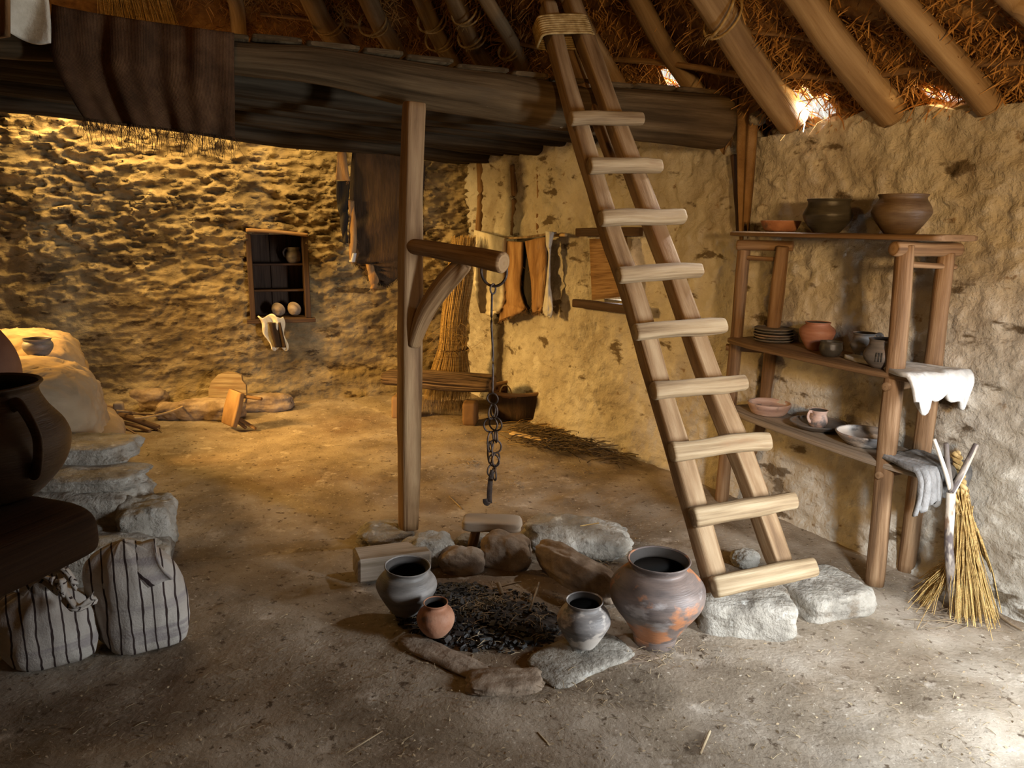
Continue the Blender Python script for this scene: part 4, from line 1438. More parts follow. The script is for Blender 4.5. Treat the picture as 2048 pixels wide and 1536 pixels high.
br_ = empty('straw_broom', at_z(1930, 1225), 'yellow straw broom with a plaited handle leaning behind the forked stick', 'broom')
mb = MB()
for q in range(2):
    pts = []
    for k in range(40):
        f = k / 39
        c = bt.lerp(bm, f) + Vector((0, 0, 0))
        a = f * 34 + q * math.pi
        pts.append(c + Vector((math.cos(a) * .011, math.sin(a) * .011, 0)))
    sweep(mb, pts, .011, n=8, segs=1, nse=.002)
pts = []
for k in range(30):
    f = k / 29
    c = at_y(1908, 960, wy + .03).lerp(at_y(1921, 1060, wy + .03), f)
    pts.append(c + Vector((math.cos(f * 26) * .007, math.sin(f * 26) * .007, 0)))
sweep(mb, pts, .008, n=8, segs=1)
mb.build('plait', M['ropestraw'], br_)
mb = MB()
for i in range(300):
    f = rs.random()
    s = bt.lerp(bm, .45 + .55 * rs.random()) + Vector((rs.gauss(0, .012), rs.gauss(0, .008), 0))
    if i < 110:
        e = at_z(1850 + rs.gauss(0, 16), 1190 + rs.gauss(0, 22), .01); s = at_y(1903 + rs.gauss(0, 4), 1130 + rs.gauss(0, 12), wy + .02)
    else:
        px_ = 1908 + 88 * rs.random() ** 1.3
        e = at_z(px_ + rs.gauss(0, 5), 1222 + (px_ - 1900) * .22 + rs.gauss(0, 10), .012)
    m_ = s.lerp(e, .55) + Vector((rs.gauss(0, .006), rs.gauss(0, .006) + .01, rs.gauss(0, .004)))
    strand(mb, [s, m_, e], rs.uniform(.0016, .0028))
for k in range(5):
    s = at_y(1940 + k * 5, 1020 + k * 12, wy + .06); e = at_z(1975 + k * 7, 1190 + k * 9, .01)
    strand(mb, [s, s.lerp(e, .5) + Vector((.01, 0, 0)), e], .004)
mb.build('bristles', M['straw'], br_)
log('root_twig', [at_z(1972, 1205, .02), at_z(2010, 1240, .01), at_z(2046, 1262, .008)], [.008, .006, .003], M['twig'], label='brown twig running from the broom to the right edge of the photo', cat='twig', n=8)
mb = MB()
for i in range(40):
    a = at_z(1840 + rs.random() * 100, 1215 + rs.random() * 45, .006); b = a + Vector((rs.gauss(0, .06), rs.gauss(0, .03), .003))
    strand(mb, [a, (a + b) / 2 + Vector((rs.gauss(0, .006), rs.gauss(0, .006), .006)), b], .0016)
mb.build('broom_litter', M['twig'], kind='stuff', label='fine dark twig ends scattered under the straw broom', cat='litter')

# ================================================================== RIGHT WALL: burlap, stake, window, skins
def wp(px_, py_, off=.04): return hit(PR, px_, py_, off)[1]


# golden burlap strips by the beam end
for (x0, x1, y0, y1, xb0, xb1, lab, off) in ((1448, 1474, 183, 300, 1440, 1462, 'short golden-brown burlap strip hanging against the cut end of the loft beam', .10), (1474, 1516, 181, 470, 1480, 1496, 'long golden-brown burlap strip hanging down the wall to the top shelf', .07)):
    def f(u, v, x0=x0, x1=x1, y0=y0, y1=y1, xb0=xb0, xb1=xb1, off=off):
        k = v ** 1.6
        xa = x0 + (xb0 - x0) * k; xb = x1 + (xb1 - x1) * k
        px_ = xa + (xb - xa) * u; py_ = y0 + (y1 - y0) * v * (1 - .08 * math.sin(u * 6 + x0))
        p = wp(px_, py_, off)
        return p + Vector((-.86, -.5, 0)) * (.007 * math.sin(u * 11 + v * 2) * (1 - .3 * v))
    mb = MB(); cloth(mb, f, 26, 40, .005, 1.5)
    mb.build('burlap_strip', M['burlap2'], label=lab, cat='burlap')
log('wall_stake', [wp(1468, 310, .03), wp(1474, 390, .03), wp(1480, 466, .035)], .020, M['dark'], h=.02, nse=.006, n=12, label='dark rough stake set in the wall beside the long burlap strip', cat='stake')
mb = MB(); c = hit(PR, 1530, 243, .0)[1]
rock(mb, c + Vector((-.05, -.03, .01)), (.045, .04, .035), .2, e=2.4, nse=.2, seed=3, res=12)
mb.build('wall_top_stone', M['stone'], label='single rounded stone on the wall top just right of the long burlap strip', cat='stone')
# small stones and clumps along the wall head
TOPS = [(1565, 246), (1600, 250), (1636, 250), (1668, 246), (1702, 240), (1740, 234), (1830, 226), (1868, 218), (1905, 214), (1950, 208), (2000, 200), (2038, 194)]
TL = ['right of the thick grey rafter foot', 'at the left corner of the large glowing gap', 'in the middle of the large glowing gap', 'at the right corner of the large glowing gap', 'under the golden straw bundle',
      'left of the brightly lit rafter foot', 'right of the brightly lit rafter foot', 'under the small right-hand gap', 'left of the brown rafter foot', 'just left of the last rafter foot', 'right of the brown rafter foot', 'nearest the right edge of the photo']
for i, (a, b) in enumerate(TOPS):
    s, c, n3 = hit(PR, a, b, -.10)
    mb = MB(); rock(mb, Vector((c.x, c.y, top_right(s) + .0)), (.07 + .02 * math.sin(i * 5), .06, .035 + .012 * math.cos(i * 3)), i * .7, e=2.5, nse=.25, seed=i * 2.7, res=12)
    mb.build('coping_stone', M['wallR'], label='plaster-grey lump on the right wall top ' + TL[i], cat='stone', group='lumps along the top of the right wall')

# window in the right wall
wn3 = hit(PR, 1230, 540)[2]
wdir = Vector((-wn3.y, wn3.x, 0))
if wdir.x < 0: wdir = -wdir
s0, s1, z0, z1 = WIN
mb = MB()
pa_, _ = pt(PR, s0); pb_, _ = pt(PR, s1)
vs = []
for (p, z) in ((pa_, z0), (pb_, z0), (pb_, z1), (pa_, z1)):
    vs.append(Vector((p.x, p.y, z)) + wn3 * .05)
vs += [v - wn3 * .42 for v in vs[:4]]
mb.add(vs, [[0, 1, 5, 4], [1, 2, 6, 5], [2, 3, 7, 6], [3, 0, 4, 7]])
mb.build('window_1', M['plain'], kind='structure', origin=(0, 0, 0))
A, B = wp(1155, 465, .07), wp(1282, 463, .07)
log('window_lintel', [A, B], .022, M['dark'], h=.030, e=6, up=(0, 0, 1), nse=.003, label='dark wooden lintel over the small shuttered window behind the ladder', cat='lintel')
A, B = wp(1150, 606, .07), wp(1292, 622, .07)
log('window_sill', [A, B], .030, M['dark'], h=.030, e=6, nse=.003, label='dark wooden sill under the small shuttered window', cat='sill')
mb = MB()
A, B = wp(1181, 478, .10), wp(1186, 600, .10); A2, B2 = wp(1252, 474, .10), wp(1258, 592, .10)


def f(u, v): return A.lerp(A2, u).lerp(B.lerp(B2, u), v)


cloth(mb, f, 8, 8, .022, 1.)
mb.build('window_shutter', M['post'], label='brown board shutter hanging before the small window behind the ladder', cat='shutter')

# vertical posts and pegs of the old wall in the corner
for i, (a, b, r_, lab) in enumerate((((962, 325), (958, 480), .035, 'vertical timber set in the wall corner above the cream fleece'), ((1028, 330), (1026, 470), .028, 'vertical timber set in the wall above the tan fur strips'), ((1075, 325), (1078, 465), .022, 'slim vertical stake in the wall above the wooden peg'))):
    log('wall_stake', [wp(*a, .0), wp((a[0] + b[0]) / 2 + 2, (a[1] + b[1]) / 2, .005), wp(*b, .0)], r_, M['post'], h=r_, nse=.012, nsc=4, n=14, label=lab, cat='stake', seed=i)
log('hanging_pole', [wp(944, 461, .10), wp(1020, 476, .12), wp(1112, 466, .10)], .009, M['twig'], label='thin pole on the wall carrying the fleece and fur strips', cat='pole')
log('wall_peg', [wp(1092, 470, .0), wp(1132, 470, .10)], .012, M['palewood'], label='pale wooden peg sticking out of the wall above the white sliver of skin', cat='peg')


def outline_skin(name, pts_l, pts_r, m_, label, off=.08, th=.012, cat='skin', fringe=0, wav=.006, parent=None, lean=0., hitf=None, fr_m=None):
    """sheet between a left and a right pixel outline (same number of points, from top to bottom)"""
    Lc = catmull(pts_l, 6); Rc = catmull(pts_r, 6)
    n_ = len(Lc) - 1
    hf = hitf or wp

    def f(u, v):
        i = min(int(v * n_), n_ - 1); fr = v * n_ - i
        lx = Lc[i][0] + (Lc[i + 1][0] - Lc[i][0]) * fr; ly = Lc[i][1] + (Lc[i + 1][1] - Lc[i][1]) * fr
        rx = Rc[i][0] + (Rc[i + 1][0] - Rc[i][0]) * fr; ry = Rc[i][1] + (Rc[i + 1][1] - Rc[i][1]) * fr
        o_ = off + wav * math.sin(u * 5 + v * 3 + lx) - .012 * (2 * u - 1) ** 2
        return hf(lx + (rx - lx) * u, ly + (ry - ly) * u, o_)
    mb = MB(); cloth(mb, f, 16, n_, th)
    if fringe:
        r_ = random.Random(len(label or name) + len(pts_l) * 7)
        for i in range(fringe):
            v = r_.random() ** .5; u = r_.choice((0., 1.)) if r_.random() < .5 else r_.random()
            if u not in (0., 1.) and r_.random() < .5: v = 1.
            p = f(u, v)
            d = Vector((r_.gauss(0, .35) + (.6 if u == 1. else -.6 if u == 0. else 0), r_.gauss(-.3, .2), -1)).normalized()
            L = r_.uniform(.012, .035)
            strand(mb, [p, p + d * L * .5, p + d * L + Vector((0, 0, -.004))], .0012)
    return mb.build(name, M[m_], parent, label, cat)


outline_skin('fleece', [(951, 460), (948, 500), (940, 545), (950, 570), (958, 605), (964, 626)], [(1010, 476), (1009, 520), (1008, 560), (1008, 600), (1000, 622), (984, 630)], 'whitefur', 'cream fleece hanging in the wall corner behind the post arm', .16, .03, 'fleece', wav=.007)
outline_skin('fur_strip', [(1010, 482), (1008, 520), (1010, 560), (1008, 600), (1003, 620), (1000, 642)], [(1046, 484), (1044, 530), (1042, 580), (1048, 606), (1050, 618), (1030, 628)], 'brownfur', 'tan fur strip hanging next to the cream fleece', .13, .022, 'fur', 160)
outline_skin('fur_strip', [(1052, 482), (1058, 520), (1064, 560), (1066, 600), (1066, 615), (1068, 624)], [(1092, 474), (1092, 520), (1092, 560), (1092, 590), (1088, 610), (1082, 622)], 'brownfur', 'tan fur strip hanging next to the narrow white skin', .12, .022, 'fur', 160)
outline_skin('fur_strip', [(1036, 478), (1040, 520), (1042, 560), (1044, 600), (1050, 620)], [(1066, 478), (1068, 520), (1072, 560), (1072, 600), (1068, 622)], 'blackfur', 'black fur band hanging between the two tan fur strips', .085, .02, 'fur', 120)
outline_skin('fur_strip', [(1005, 490), (1004, 560), (1000, 600), (992, 622), (1000, 640)], [(1024, 490), (1022, 560), (1020, 600), (1018, 630), (1006, 644)], 'blackfur', 'dark fur edge showing between the cream fleece and the first tan strip', .095, .012, 'fur', 60)
outline_skin('skin', [(1092, 462), (1093, 490), (1098, 510), (1094, 560), (1089, 600), (1086, 622), (1095, 634)], [(1108, 464), (1103, 490), (1100, 510), (1100, 560), (1104, 600), (1105, 620), (1102, 635)], 'white', 'narrow white sliver of skin hanging from the wall peg', .13, .008, 'skin')

# ================================================================== BACK WALL: niche cupboard, dark hide
def bp(px_, py_, off=.04): return hit(PB, px_, py_, off)[1]


s0, s1, z0, z1 = NICHE
qa, _ = pt(PB, s0); qb, _ = pt(PB, s1)
bn = hit(PB, 560, 550)[2]
bu = Vector((qb.x - qa.x, qb.y - qa.y, 0)).normalized()
Wn = (qb - qa).length
nb = empty('niche_cupboard', Vector(((qa.x + qb.x) / 2, (qa.y + qb.y) / 2, z0)), 'dark board-lined cupboard niche with shelves let into the rough back wall', 'cupboard')
O = Vector((qa.x, qa.y, 0))
rotn = math.atan2(bu.y, bu.x)


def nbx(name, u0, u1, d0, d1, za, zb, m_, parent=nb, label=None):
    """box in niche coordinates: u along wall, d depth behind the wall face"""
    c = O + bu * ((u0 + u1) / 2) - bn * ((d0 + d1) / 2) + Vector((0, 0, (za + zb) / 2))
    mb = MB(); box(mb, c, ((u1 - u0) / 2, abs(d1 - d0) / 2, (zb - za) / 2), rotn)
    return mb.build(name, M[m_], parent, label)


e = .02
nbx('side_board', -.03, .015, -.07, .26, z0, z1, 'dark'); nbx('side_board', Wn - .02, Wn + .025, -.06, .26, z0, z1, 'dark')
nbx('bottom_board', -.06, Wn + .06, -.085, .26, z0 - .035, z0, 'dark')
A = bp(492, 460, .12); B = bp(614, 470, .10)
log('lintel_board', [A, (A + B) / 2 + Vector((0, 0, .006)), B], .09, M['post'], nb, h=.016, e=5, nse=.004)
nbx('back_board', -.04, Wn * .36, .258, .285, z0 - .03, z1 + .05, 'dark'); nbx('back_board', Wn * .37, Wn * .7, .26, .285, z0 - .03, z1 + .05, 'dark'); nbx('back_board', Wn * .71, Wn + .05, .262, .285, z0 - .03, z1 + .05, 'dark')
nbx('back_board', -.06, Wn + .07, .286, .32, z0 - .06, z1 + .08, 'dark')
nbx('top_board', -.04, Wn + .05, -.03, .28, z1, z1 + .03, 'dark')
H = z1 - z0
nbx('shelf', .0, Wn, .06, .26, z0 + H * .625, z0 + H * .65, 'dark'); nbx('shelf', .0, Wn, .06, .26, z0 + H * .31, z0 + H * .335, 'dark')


def npos(u, d, z): return O + bu * u - bn * d + Vector((0, 0, z))


pot('jug', npos(Wn * .80, .13, z0 + H * .65), [(.04, 0), (.062, .02), (.07, .06), (.058, .095), (.05, .11), (.056, .135)], M['potdull'], 'small dull jug on the top shelf of the wall niche', 'jug', .004, handles=[(.2 + 3.14, .12, .05, .05, .065, .02, .006)])
for (u, r_, lab) in ((.45, .062, 'round pale wooden bowl turned on edge at the bottom of the niche, left one'), (.75, .064, 'round brown wooden bowl turned on edge at the bottom of the niche, right one')):
    c = npos(Wn * u, .06, z0 + r_ + .004)
    pot('bowl', c, [(.012, -.045), (.035, -.04), (r_ * .9, -.01), (r_, .012)], M['stool'], lab, 'bowl', .006, tilt=(-1.2, .2))

# cloth hanging out of the niche
def f(u, v):
    xa = 516 + 26 * v; xb = 566 + 8 * v
    px_ = xa + (xb - xa) * u + 3 * math.sin(v * 9); py_ = 632 + 66 * v + 4 * math.sin(u * 9)
    return bp(px_, py_, .12 + .025 * math.sin(u * 11 + v * 2) - .03 * v)


mb = MB(); cloth(mb, f, 22, 26, .012)
ns = mb.build('rag', M['whitefur'], label='crumpled pale fleece rag hanging out of the bottom of the wall niche', cat='rag')


def f(u, v): return bp(538 + 12 * v + 22 * u, 645 + 50 * v, .145 + .02 * math.sin(u * 7 + v))


mb = MB(); cloth(mb, f, 10, 14, .012); mb.build('dark_patch', M['darkfur'], ns, 'dark brown middle of the rag')

# dark hide hanging below the loft at the back
HY = 5.75
hf = lambda px_, py_, off: at_y(px_, py_, HY - off)
hide = empty('animal_hide', hf(760, 565, 0), 'large dark brown animal hide with tan shanks hanging from the loft before the back wall', 'hide')
outline_skin('pelt', [(706, 300), (702, 350), (700, 420), (704, 470), (708, 520), (722, 532), (742, 560)], [(846, 318), (850, 340), (846, 400), (842, 470), (828, 520), (806, 548), (776, 568)], 'darkfur', None, .05, .03, None, 1100, parent=hide, hitf=hf, wav=.012)
for a, b, m_, nm in (([(676, 304), (674, 330), (672, 360)], [(690, 302), (694, 330), (700, 362)], 'brownfur', 'shank'), ([(674, 362), (674, 400), (682, 440), (686, 485)], [(700, 362), (697, 400), (695, 440), (694, 486)], 'blackfur', 'shank'),
                     ([(698, 400), (700, 440), (700, 480), (702, 520)], [(708, 402), (711, 450), (711, 490), (707, 520)], 'brownfur', 'shank'), ([(734, 528), (738, 550), (744, 578)], [(744, 530), (756, 560), (750, 576)], 'brownfur', 'shank')):
    outline_skin(nm, a, b, m_, None, .09, .02, None, 30, parent=hide, hitf=hf, wav=.01)
outline_skin('skin_tag', [(702, 506), (700, 524)], [(712, 506), (709, 524)], 'white', 'pale bare skin patch', .10, .012, None, 0, parent=hide, hitf=hf)

# ================================================================== SHEAF, BENCH, BASKET in the corner
sb = at_z(905, 789, 0.0); sy = 6.28
rs = random.Random(9)
sh = empty('straw_sheaf', at_y(905, 800, sy), 'tall golden straw sheaf tied near its foot standing in the rear corner behind the bench', 'sheaf')
mb = MB()
cols_ = [(930, 470, 26), (920, 560, 27), (908, 640, 26), (906, 690, 27), (900, 744, 40), (893, 800, 50)]
cc = catmull(cols_, 6)
for i in range(1500):
    a = rs.uniform(0, 6.28); f0 = rs.random() ** .5
    k0 = rs.uniform(0, .35) if rs.random() < .7 else rs.uniform(.3, .7); k1 = rs.uniform(.75, 1.0)
    pts = []
    for q in range(6):
        f = k0 + (k1 - k0) * q / 5
        ii = min(int(f * (len(cc) - 1)), len(cc) - 2); fr = f * (len(cc) - 1) - ii
        X = cc[ii][0] + (cc[ii + 1][0] - cc[ii][0]) * fr; Y = cc[ii][1] + (cc[ii + 1][1] - cc[ii][1]) * fr; Rr = cc[ii][2] + (cc[ii + 1][2] - cc[ii][2]) * fr
        p = at_y(X + Rr * f0 * math.cos(a), Y, sy)
        p.y += Rr * f0 * math.sin(a) * sy / F
        p.z = max(p.z, .01)
        pts.append(p)
    strand(mb, pts, rs.uniform(.0022, .0036))
for i in range(60):
    p = at_y(905 + rs.gauss(0, 22), 690 + rs.gauss(0, 25), sy - .12); e = p + Vector((rs.gauss(-.04, .08), -.03, rs.uniform(-.12, .14)))
    strand(mb, [p, (p + e) / 2 + Vector((.01, 0, 0)), e], .002)
mb.build('stalks', M['straw'], sh)
mb = MB(); c = at_y(907, 698, sy); tube_loop(mb, c, (1, 0, .06), (0, 1, 0), .125, .12, .007, 30, 6); mb.build('binding', M['burlap2'], sh)

bc = at_z(890, 800, .0)
bench = empty('bench', at_z(880, 812), 'weathered split-log bench on block legs in the rear corner before the sheaf', 'bench')
A = at_y(773, 753, 5.98); B = at_y(985, 768, 5.72)
mb = MB(); sweep(mb, [A, A.lerp(B, .35) + Vector((0, 0, .005)), A.lerp(B, .7), B], [.12, .13, .13, .12], [.055, .062, .066, .056], n=26, e=3.6, nse=.014, nsc=4, seed=4, segs=8)
mb.build('seat', M['bench'], bench)
for px_, yy in ((800, 5.97), (941, 5.78)):
    c = at_y(px_, 790, yy)
    mb = MB(); rock(mb, (c.x, c.y, .085), (.055, .09, .095), -.1, e=8, nse=.03, seed=px_, res=12); mb.build('leg', M['post'], bench)
mb = MB()
for i in range(160):
    p = at_y(rs.uniform(845, 925), 778, 6.0); p.z = .13
    e = p + Vector((rs.gauss(0, .02), rs.gauss(0, .02), -rs.uniform(.05, .12)))
    strand(mb, [p, (p + e) / 2, e], .0018)
mb.build('straw_ends', M['twig'], kind='stuff', label='brown straw ends sticking down in the shade beneath the bench', cat='straw')

# basket
kc = at_z(1042, 832)
kc = Vector((kc.x, kc.y, 0))
bk = empty('hide_basket', kc, 'dark round tub with a thick pale rim standing beside the bench in the rear corner', 'tub')
mb = MB(); lathe(mb, kc, [(.19, 0), (.23, .03), (.262, .14), (.275, .235)], 36, .012, 3.); mb.build('body', M['darkfur'], bk)
mb = MB(); lathe(mb, kc, [(.272, .235), (.25, .16), (.19, .05), (.01, .04)], 36, .008, 4., cap_bottom=False); mb.build('lining', M['burlap'], bk)
mb = MB(); tube_loop(mb, kc + Vector((0, 0, .24)), (1, 0, .04), (0, 1, 0), .275, .272, .015, 40, 8); mb.build('rim', M['post'], bk)
mb = MB(); tube_loop(mb, kc + Vector((-.13, -.05, .19)), (1, -.3, 0), (0, .1, 1), .05, .08, .006, 24, 6); mb.build('cord_loop', M['ropestraw'], bk)

# brushwood heap and lath
rs = random.Random(31)
mb = MB()
for i in range(420):
    f = rs.random()
    px_ = 1015 + 235 * f + rs.gauss(0, 10); py_ = 862 + 48 * f + rs.gauss(0, 9)
    a = at_z(px_, py_, rs.uniform(.005, .12) * (1 - abs(f - .5)))
    an = rs.gauss(-.55, .45); L = rs.uniform(.05, .24)
    b = a + Vector((math.cos(an) * L, math.sin(an) * L, rs.uniform(-.02, .05)))
    b.z = max(b.z, .006)
    if Vector((b.x, b.y)).dot(Vector((.857, .514))) > 3.12: continue
    strand(mb, [a, (a + b) / 2 + Vector((rs.gauss(0, .01), rs.gauss(0, .01), .01)), b], rs.uniform(.0020, .0062))
mb.build('brushwood_heap', M['brush'], kind='stuff', label='dark heap of thin brushwood along the foot of the right wall', cat='brushwood')
mb = MB()
for i in range(170):
    a = at_z(rs.gauss(1070, 34), rs.gauss(862, 9), rs.uniform(.01, .05)); an = rs.gauss(-.3, .6); L = rs.uniform(.05, .2)
    b = a + Vector((math.cos(an) * L, math.sin(an) * L, rs.uniform(-.01, .03))); b.z = max(b.z, .006)
    strand(mb, [a, (a + b) / 2 + Vector((0, 0, .008)), b], .0022)
mb.build('straw_heap', M['straw'], kind='stuff', label='small golden straw heap between the tub and the brushwood', cat='straw')
log('pale_lath', [at_z(1022, 866, .075), at_z(1102, 882, .065)], .030, M['palewood'], h=.006, e=6, label='flat pale split lath lying in front of the brushwood heap', cat='lath')

# ================================================================== LEFT REAR: cutting board, tipped stool, stones, firewood
Y0 = 5.62
stl = empty('tipped_stool', at_z(468, 862), 'small plank stool with peg legs tipped on its side at the left rear', 'stool')
A = at_z(458, 858, .0) + Vector((0, 0, .03)); B = at_y(474, 782, A.y + .05)
mb = MB(); sweep(mb, [A, A.lerp(B, .5), B], [.020, .024, .020], [.085, .095, .085], n=22, e=6, up=(.80, -.6, .1), nse=.004, seed=2)
mb.build('seat', M['post'], stl)
for a, b in (((478, 792), (524, 798)), ((478, 838), (512, 858)), ((474, 842), (492, 856))):
    P0 = at_y(*a, A.y + .03); P1 = at_y(*b, A.y + .0)
    mb = MB(); sweep(mb, [P0, P1], [.016, .013], n=10, nse=.002); mb.build('leg', M['post'], stl)
cb = at_y(450, 805, 6.0)
mb = MB()
ou = [(417, 806), (414, 780), (418, 765), (430, 752), (448, 747), (464, 749), (477, 754), (480, 764), (488, 772), (491, 790), (490, 804)]
fr = [at_y(x, y, 6.02) + Vector((0, (806 - y) * .0012, 0)) for x, y in ou]
bkv = [p + Vector((0, .028, 0)) for p in fr]
n_ = len(fr)
mb.add(fr + bkv, [list(range(n_))[::-1], list(range(n_, 2 * n_))] + [[i, (i + 1) % n_, (i + 1) % n_ + n_, i + n_] for i in range(n_)], [[(p.x, p.z) for p in fr][::-1], [(p.x, p.z) for p in fr]] + [[(0, 0)] * 4] * n_, flat=True)
mb.build('wooden_board', M['rung'], label='rounded pale wooden board leaning upright on the long stone at the back wall', cat='board')
frock('kerb_stone', 420, 835, (.26, .11, .085), 'brownstone', 'long low stone at the foot of the back wall, below the upright wooden board', .05, seed=31, nse=.14, e=4, z0=.0, group='stones along the back wall')
frock('kerb_stone', 535, 818, (.20, .10, .075), 'brownstone', 'low stone at the foot of the back wall right of the tipped stool', .15, seed=33, nse=.14, e=4, group='stones along the back wall')
frock('kerb_stone', 345, 835, (.12, .09, .07), 'brownstone', 'rounded stone between the firewood and the long low stone', .15, seed=34, nse=.18, group='stones along the back wall')
frock('kerb_stone', 300, 818, (.16, .10, .10), 'brownstone', 'pale lumpy stone at the back wall behind the firewood', .1, seed=36, nse=.2, group='stones along the back wall')
frock('kerb_stone', 262, 790, (.18, .10, .12), 'brownstone', 'lumpy stone at the back wall nearest the oven', .1, seed=37, nse=.2, z0=.05, group='stones along the back wall')
rs = random.Random(17)
FW_ = [((212, 815), (262, 828), .022, 'thick short firewood piece nearest the oven', .16), ((222, 826), (318, 856), .024, 'thick dark branch pointing away from the oven', .10), ((228, 842), (300, 862), .015, 'medium branch under the thick dark one', .05),
       ((232, 822), (290, 830), .010, 'straight stick on top of the firewood', .15), ((240, 828), (330, 832), .007, 'thin stick behind the thick dark branch', .11), ((235, 850), (272, 868), .006, 'thin twig sticking out at the front of the firewood', .05), ((288, 838), (325, 866), .004, 'pale thin twig lying across the branch end', .05)]
for i, (a, b, r_, lab, z_) in enumerate(FW_):
    log('firewood', [at_z(*a, z_), at_z((a[0] + b[0]) / 2, (a[1] + b[1]) / 2 - 2, z_ * .8), at_z(*b, r_)], r_, M['twig' if i in (3, 6) else 'leg'], nse=.004, n=12, seed=i, label=lab, cat='branch', group='firewood beside the oven')
log('bent_stick', [at_z(268, 836, .12), at_z(300, 833, .10), at_z(345, 822, .12), at_y(378, 806, 5.9)], .0075, M['palewood'], label='long bent pale stick curving from the firewood up onto the wall stones', cat='stick', n=8)
mb = MB(); c = at_z(238, 818, .14); rock(mb, c, (.035, .03, .055), .3, e=6, nse=.05, seed=5, res=10)
mb.build('axe_head_block', M['stool'], label='small upright grey wood block on the firewood by the oven', cat='block')

# ================================================================== OVEN
ov = empty('clay_oven', (-2.6, 4.2, 0), 'rounded clay bread oven on a base of pale rough stones at the left', 'oven')
OR = math.atan2(.874, -.486) - math.pi / 2      # long axis runs to the rear


def oblock(nm, px_, py_, t_, d, m_, rot=0., **k):
    """block whose right-hand top rear corner region is seen at pixel (px,py) at distance t"""
    c = at_t(px_, py_, t_)
    mb = MB(); rock(mb, c, d, OR + rot, **k)
    return mb.build(nm, M[m_], ov)


mb = MB(); rock(mb, (-2.96, 3.98, .40), (.64, .50, .37), OR, e=4.2, nse=.05, seed=3, res=40, taper=.06); mb.build('front_dome', M['clay'], ov)
mb = MB(); rock(mb, (-3.52, 4.70, .43), (.72, .48, .40), OR, e=4.2, nse=.05, seed=5, res=40, taper=.06); mb.build('rear_dome', M['clay'], ov)
mb = MB(); rock(mb, (-2.98, 4.22, .17), (.62, .60, .21), OR, e=5, nse=.05, seed=7, res=30); mb.build('ledge', M['clay'], ov)
OS = [((-2.30, 3.66, .40), (.36, .17, .055), .05, 11), ((-2.20, 3.45, .325), (.40, .15, .045), .02, 12), ((-2.12, 3.40, .19), (.34, .18, .115), .1, 13), ((-1.74, 3.34, .13), (.13, .15, .12), .4, 14), ((-1.70, 3.16, .05), (.14, .17, .07), .3, 15), ((-2.12, 3.02, .07), (.52, .12, .10), .25, 16)]
for c, d, r_, sd in OS:
    mb = MB(); rock(mb, c, d, r_, e=5, nse=.12, seed=sd, res=24); mb.build('base_stone', M['stone'], ov)
p = on_line(80, (-3.6, 4.15), (-2.2, 3.75), .80)
c = at_y(78, 711, 4.45)
pot('cooking_pot', (c.x, c.y, c.z), [(.045, 0), (.055, .006), (.078, .04), (.082, .068), (.074, .085), (.070, .092), (.078, .104)], M['potdull'], 'small greenish-grey pot on top of the clay oven', lip=.005)
OVTOP = c.z

# ================================================================== SACKS
def sack(base, R, H, m_, name, label, seed, lean=(0, 0), flat=1.0, top='flare', squash=.8):
    e_ = empty(name, base, label, 'sack')
    vs, fs, uvs = [], [], []
    nu, nv = 96, 60
    prof = catmull([(.0, .0), (.62, .0), (.86, .05), (1.0, .22)] + ([(1.0, .45), (.90, .66), (.66, .82), (.42, .90)] if top == 'flare' else [(1.03, .45), (1.0, .68), (.84, .84), (.55, .93)]) + ([(.36, .95), (.46, 1.02), (.52, 1.08)] if top == 'flare' else [(.26, .985), (.10, 1.0), (.03, 1.0)]), 6)
    n_ = len(prof) - 1
    for j in range(n_ + 1):
        r, z = prof[j]
        for i in range(nu + 1):
            a = 2 * math.pi * i / nu
            fold = max(0, (z - .55)) * (2.0 if top == 'flare' else .7)
            rr = r * (1 + .05 * nz((math.cos(a) * 1.3, math.sin(a) * 1.3, z * 1.5), 1, seed, 2) + fold * .16 * math.sin(a * 9 + 3 * math.sin(a * 2 + seed)) + .028 * nz((math.cos(a) * 4, math.sin(a) * 4, z * 5), 1, seed + 4, 3))
            # stuffed corners at the floor
            cr = 1 + .10 * math.cos(4 * a + .6) * max(0, 1 - z * 2.2)
            x = rr * cr * R * math.cos(a); y = rr * cr * R * math.sin(a) * squash
            zz = z * H + .012 * nz((math.cos(a) * 2, math.sin(a) * 2, z * 3), 1, seed + 2, 2) * (z > .05)
            if top == 'flare' and z > .95: zz += .03 * H * math.sin(3 * a + seed) * 4 * (z - .93) / .15
            x += lean[0] * (zz / H) ** 3; y += lean[1] * zz / H
            vs.append((base[0] + x, base[1] + y, max(.001, zz)))
    for j in range(n_):
        for i in range(nu):
            a = j * (nu + 1) + i
            fs.append([a, a + 1, a + nu + 2, a + nu + 1])
            vx = Vector((-base[1], base[0], 0)).normalized() * -1
            uvs.append([((Vector(vs[q]) - Vector((base[0], base[1], 0))).dot(vx) / (2 * R) + .5, vs[q][2] / H * .6) for q in fs[-1]])
    mb = MB(); mb.add(vs, fs, uvs)
    mb.build('bag', m_, e_)
    return e_


b = at_z(284, 1282); b1 = Vector((b.x, b.y, 0))
e1 = sack(b1, .172, .385, M['sack'], 'striped_sack', 'taller striped cloth sack with its neck folded over, nearer the hearth', 2., lean=(-.05, .03), top='close', squash=.72)
# folded-over mouth of the right sack
pa1, pa2, pa3 = at_y(205, 1122, b1.y - .03), at_y(240, 1112, b1.y + .02), at_y(290, 1078, b1.y + .06)


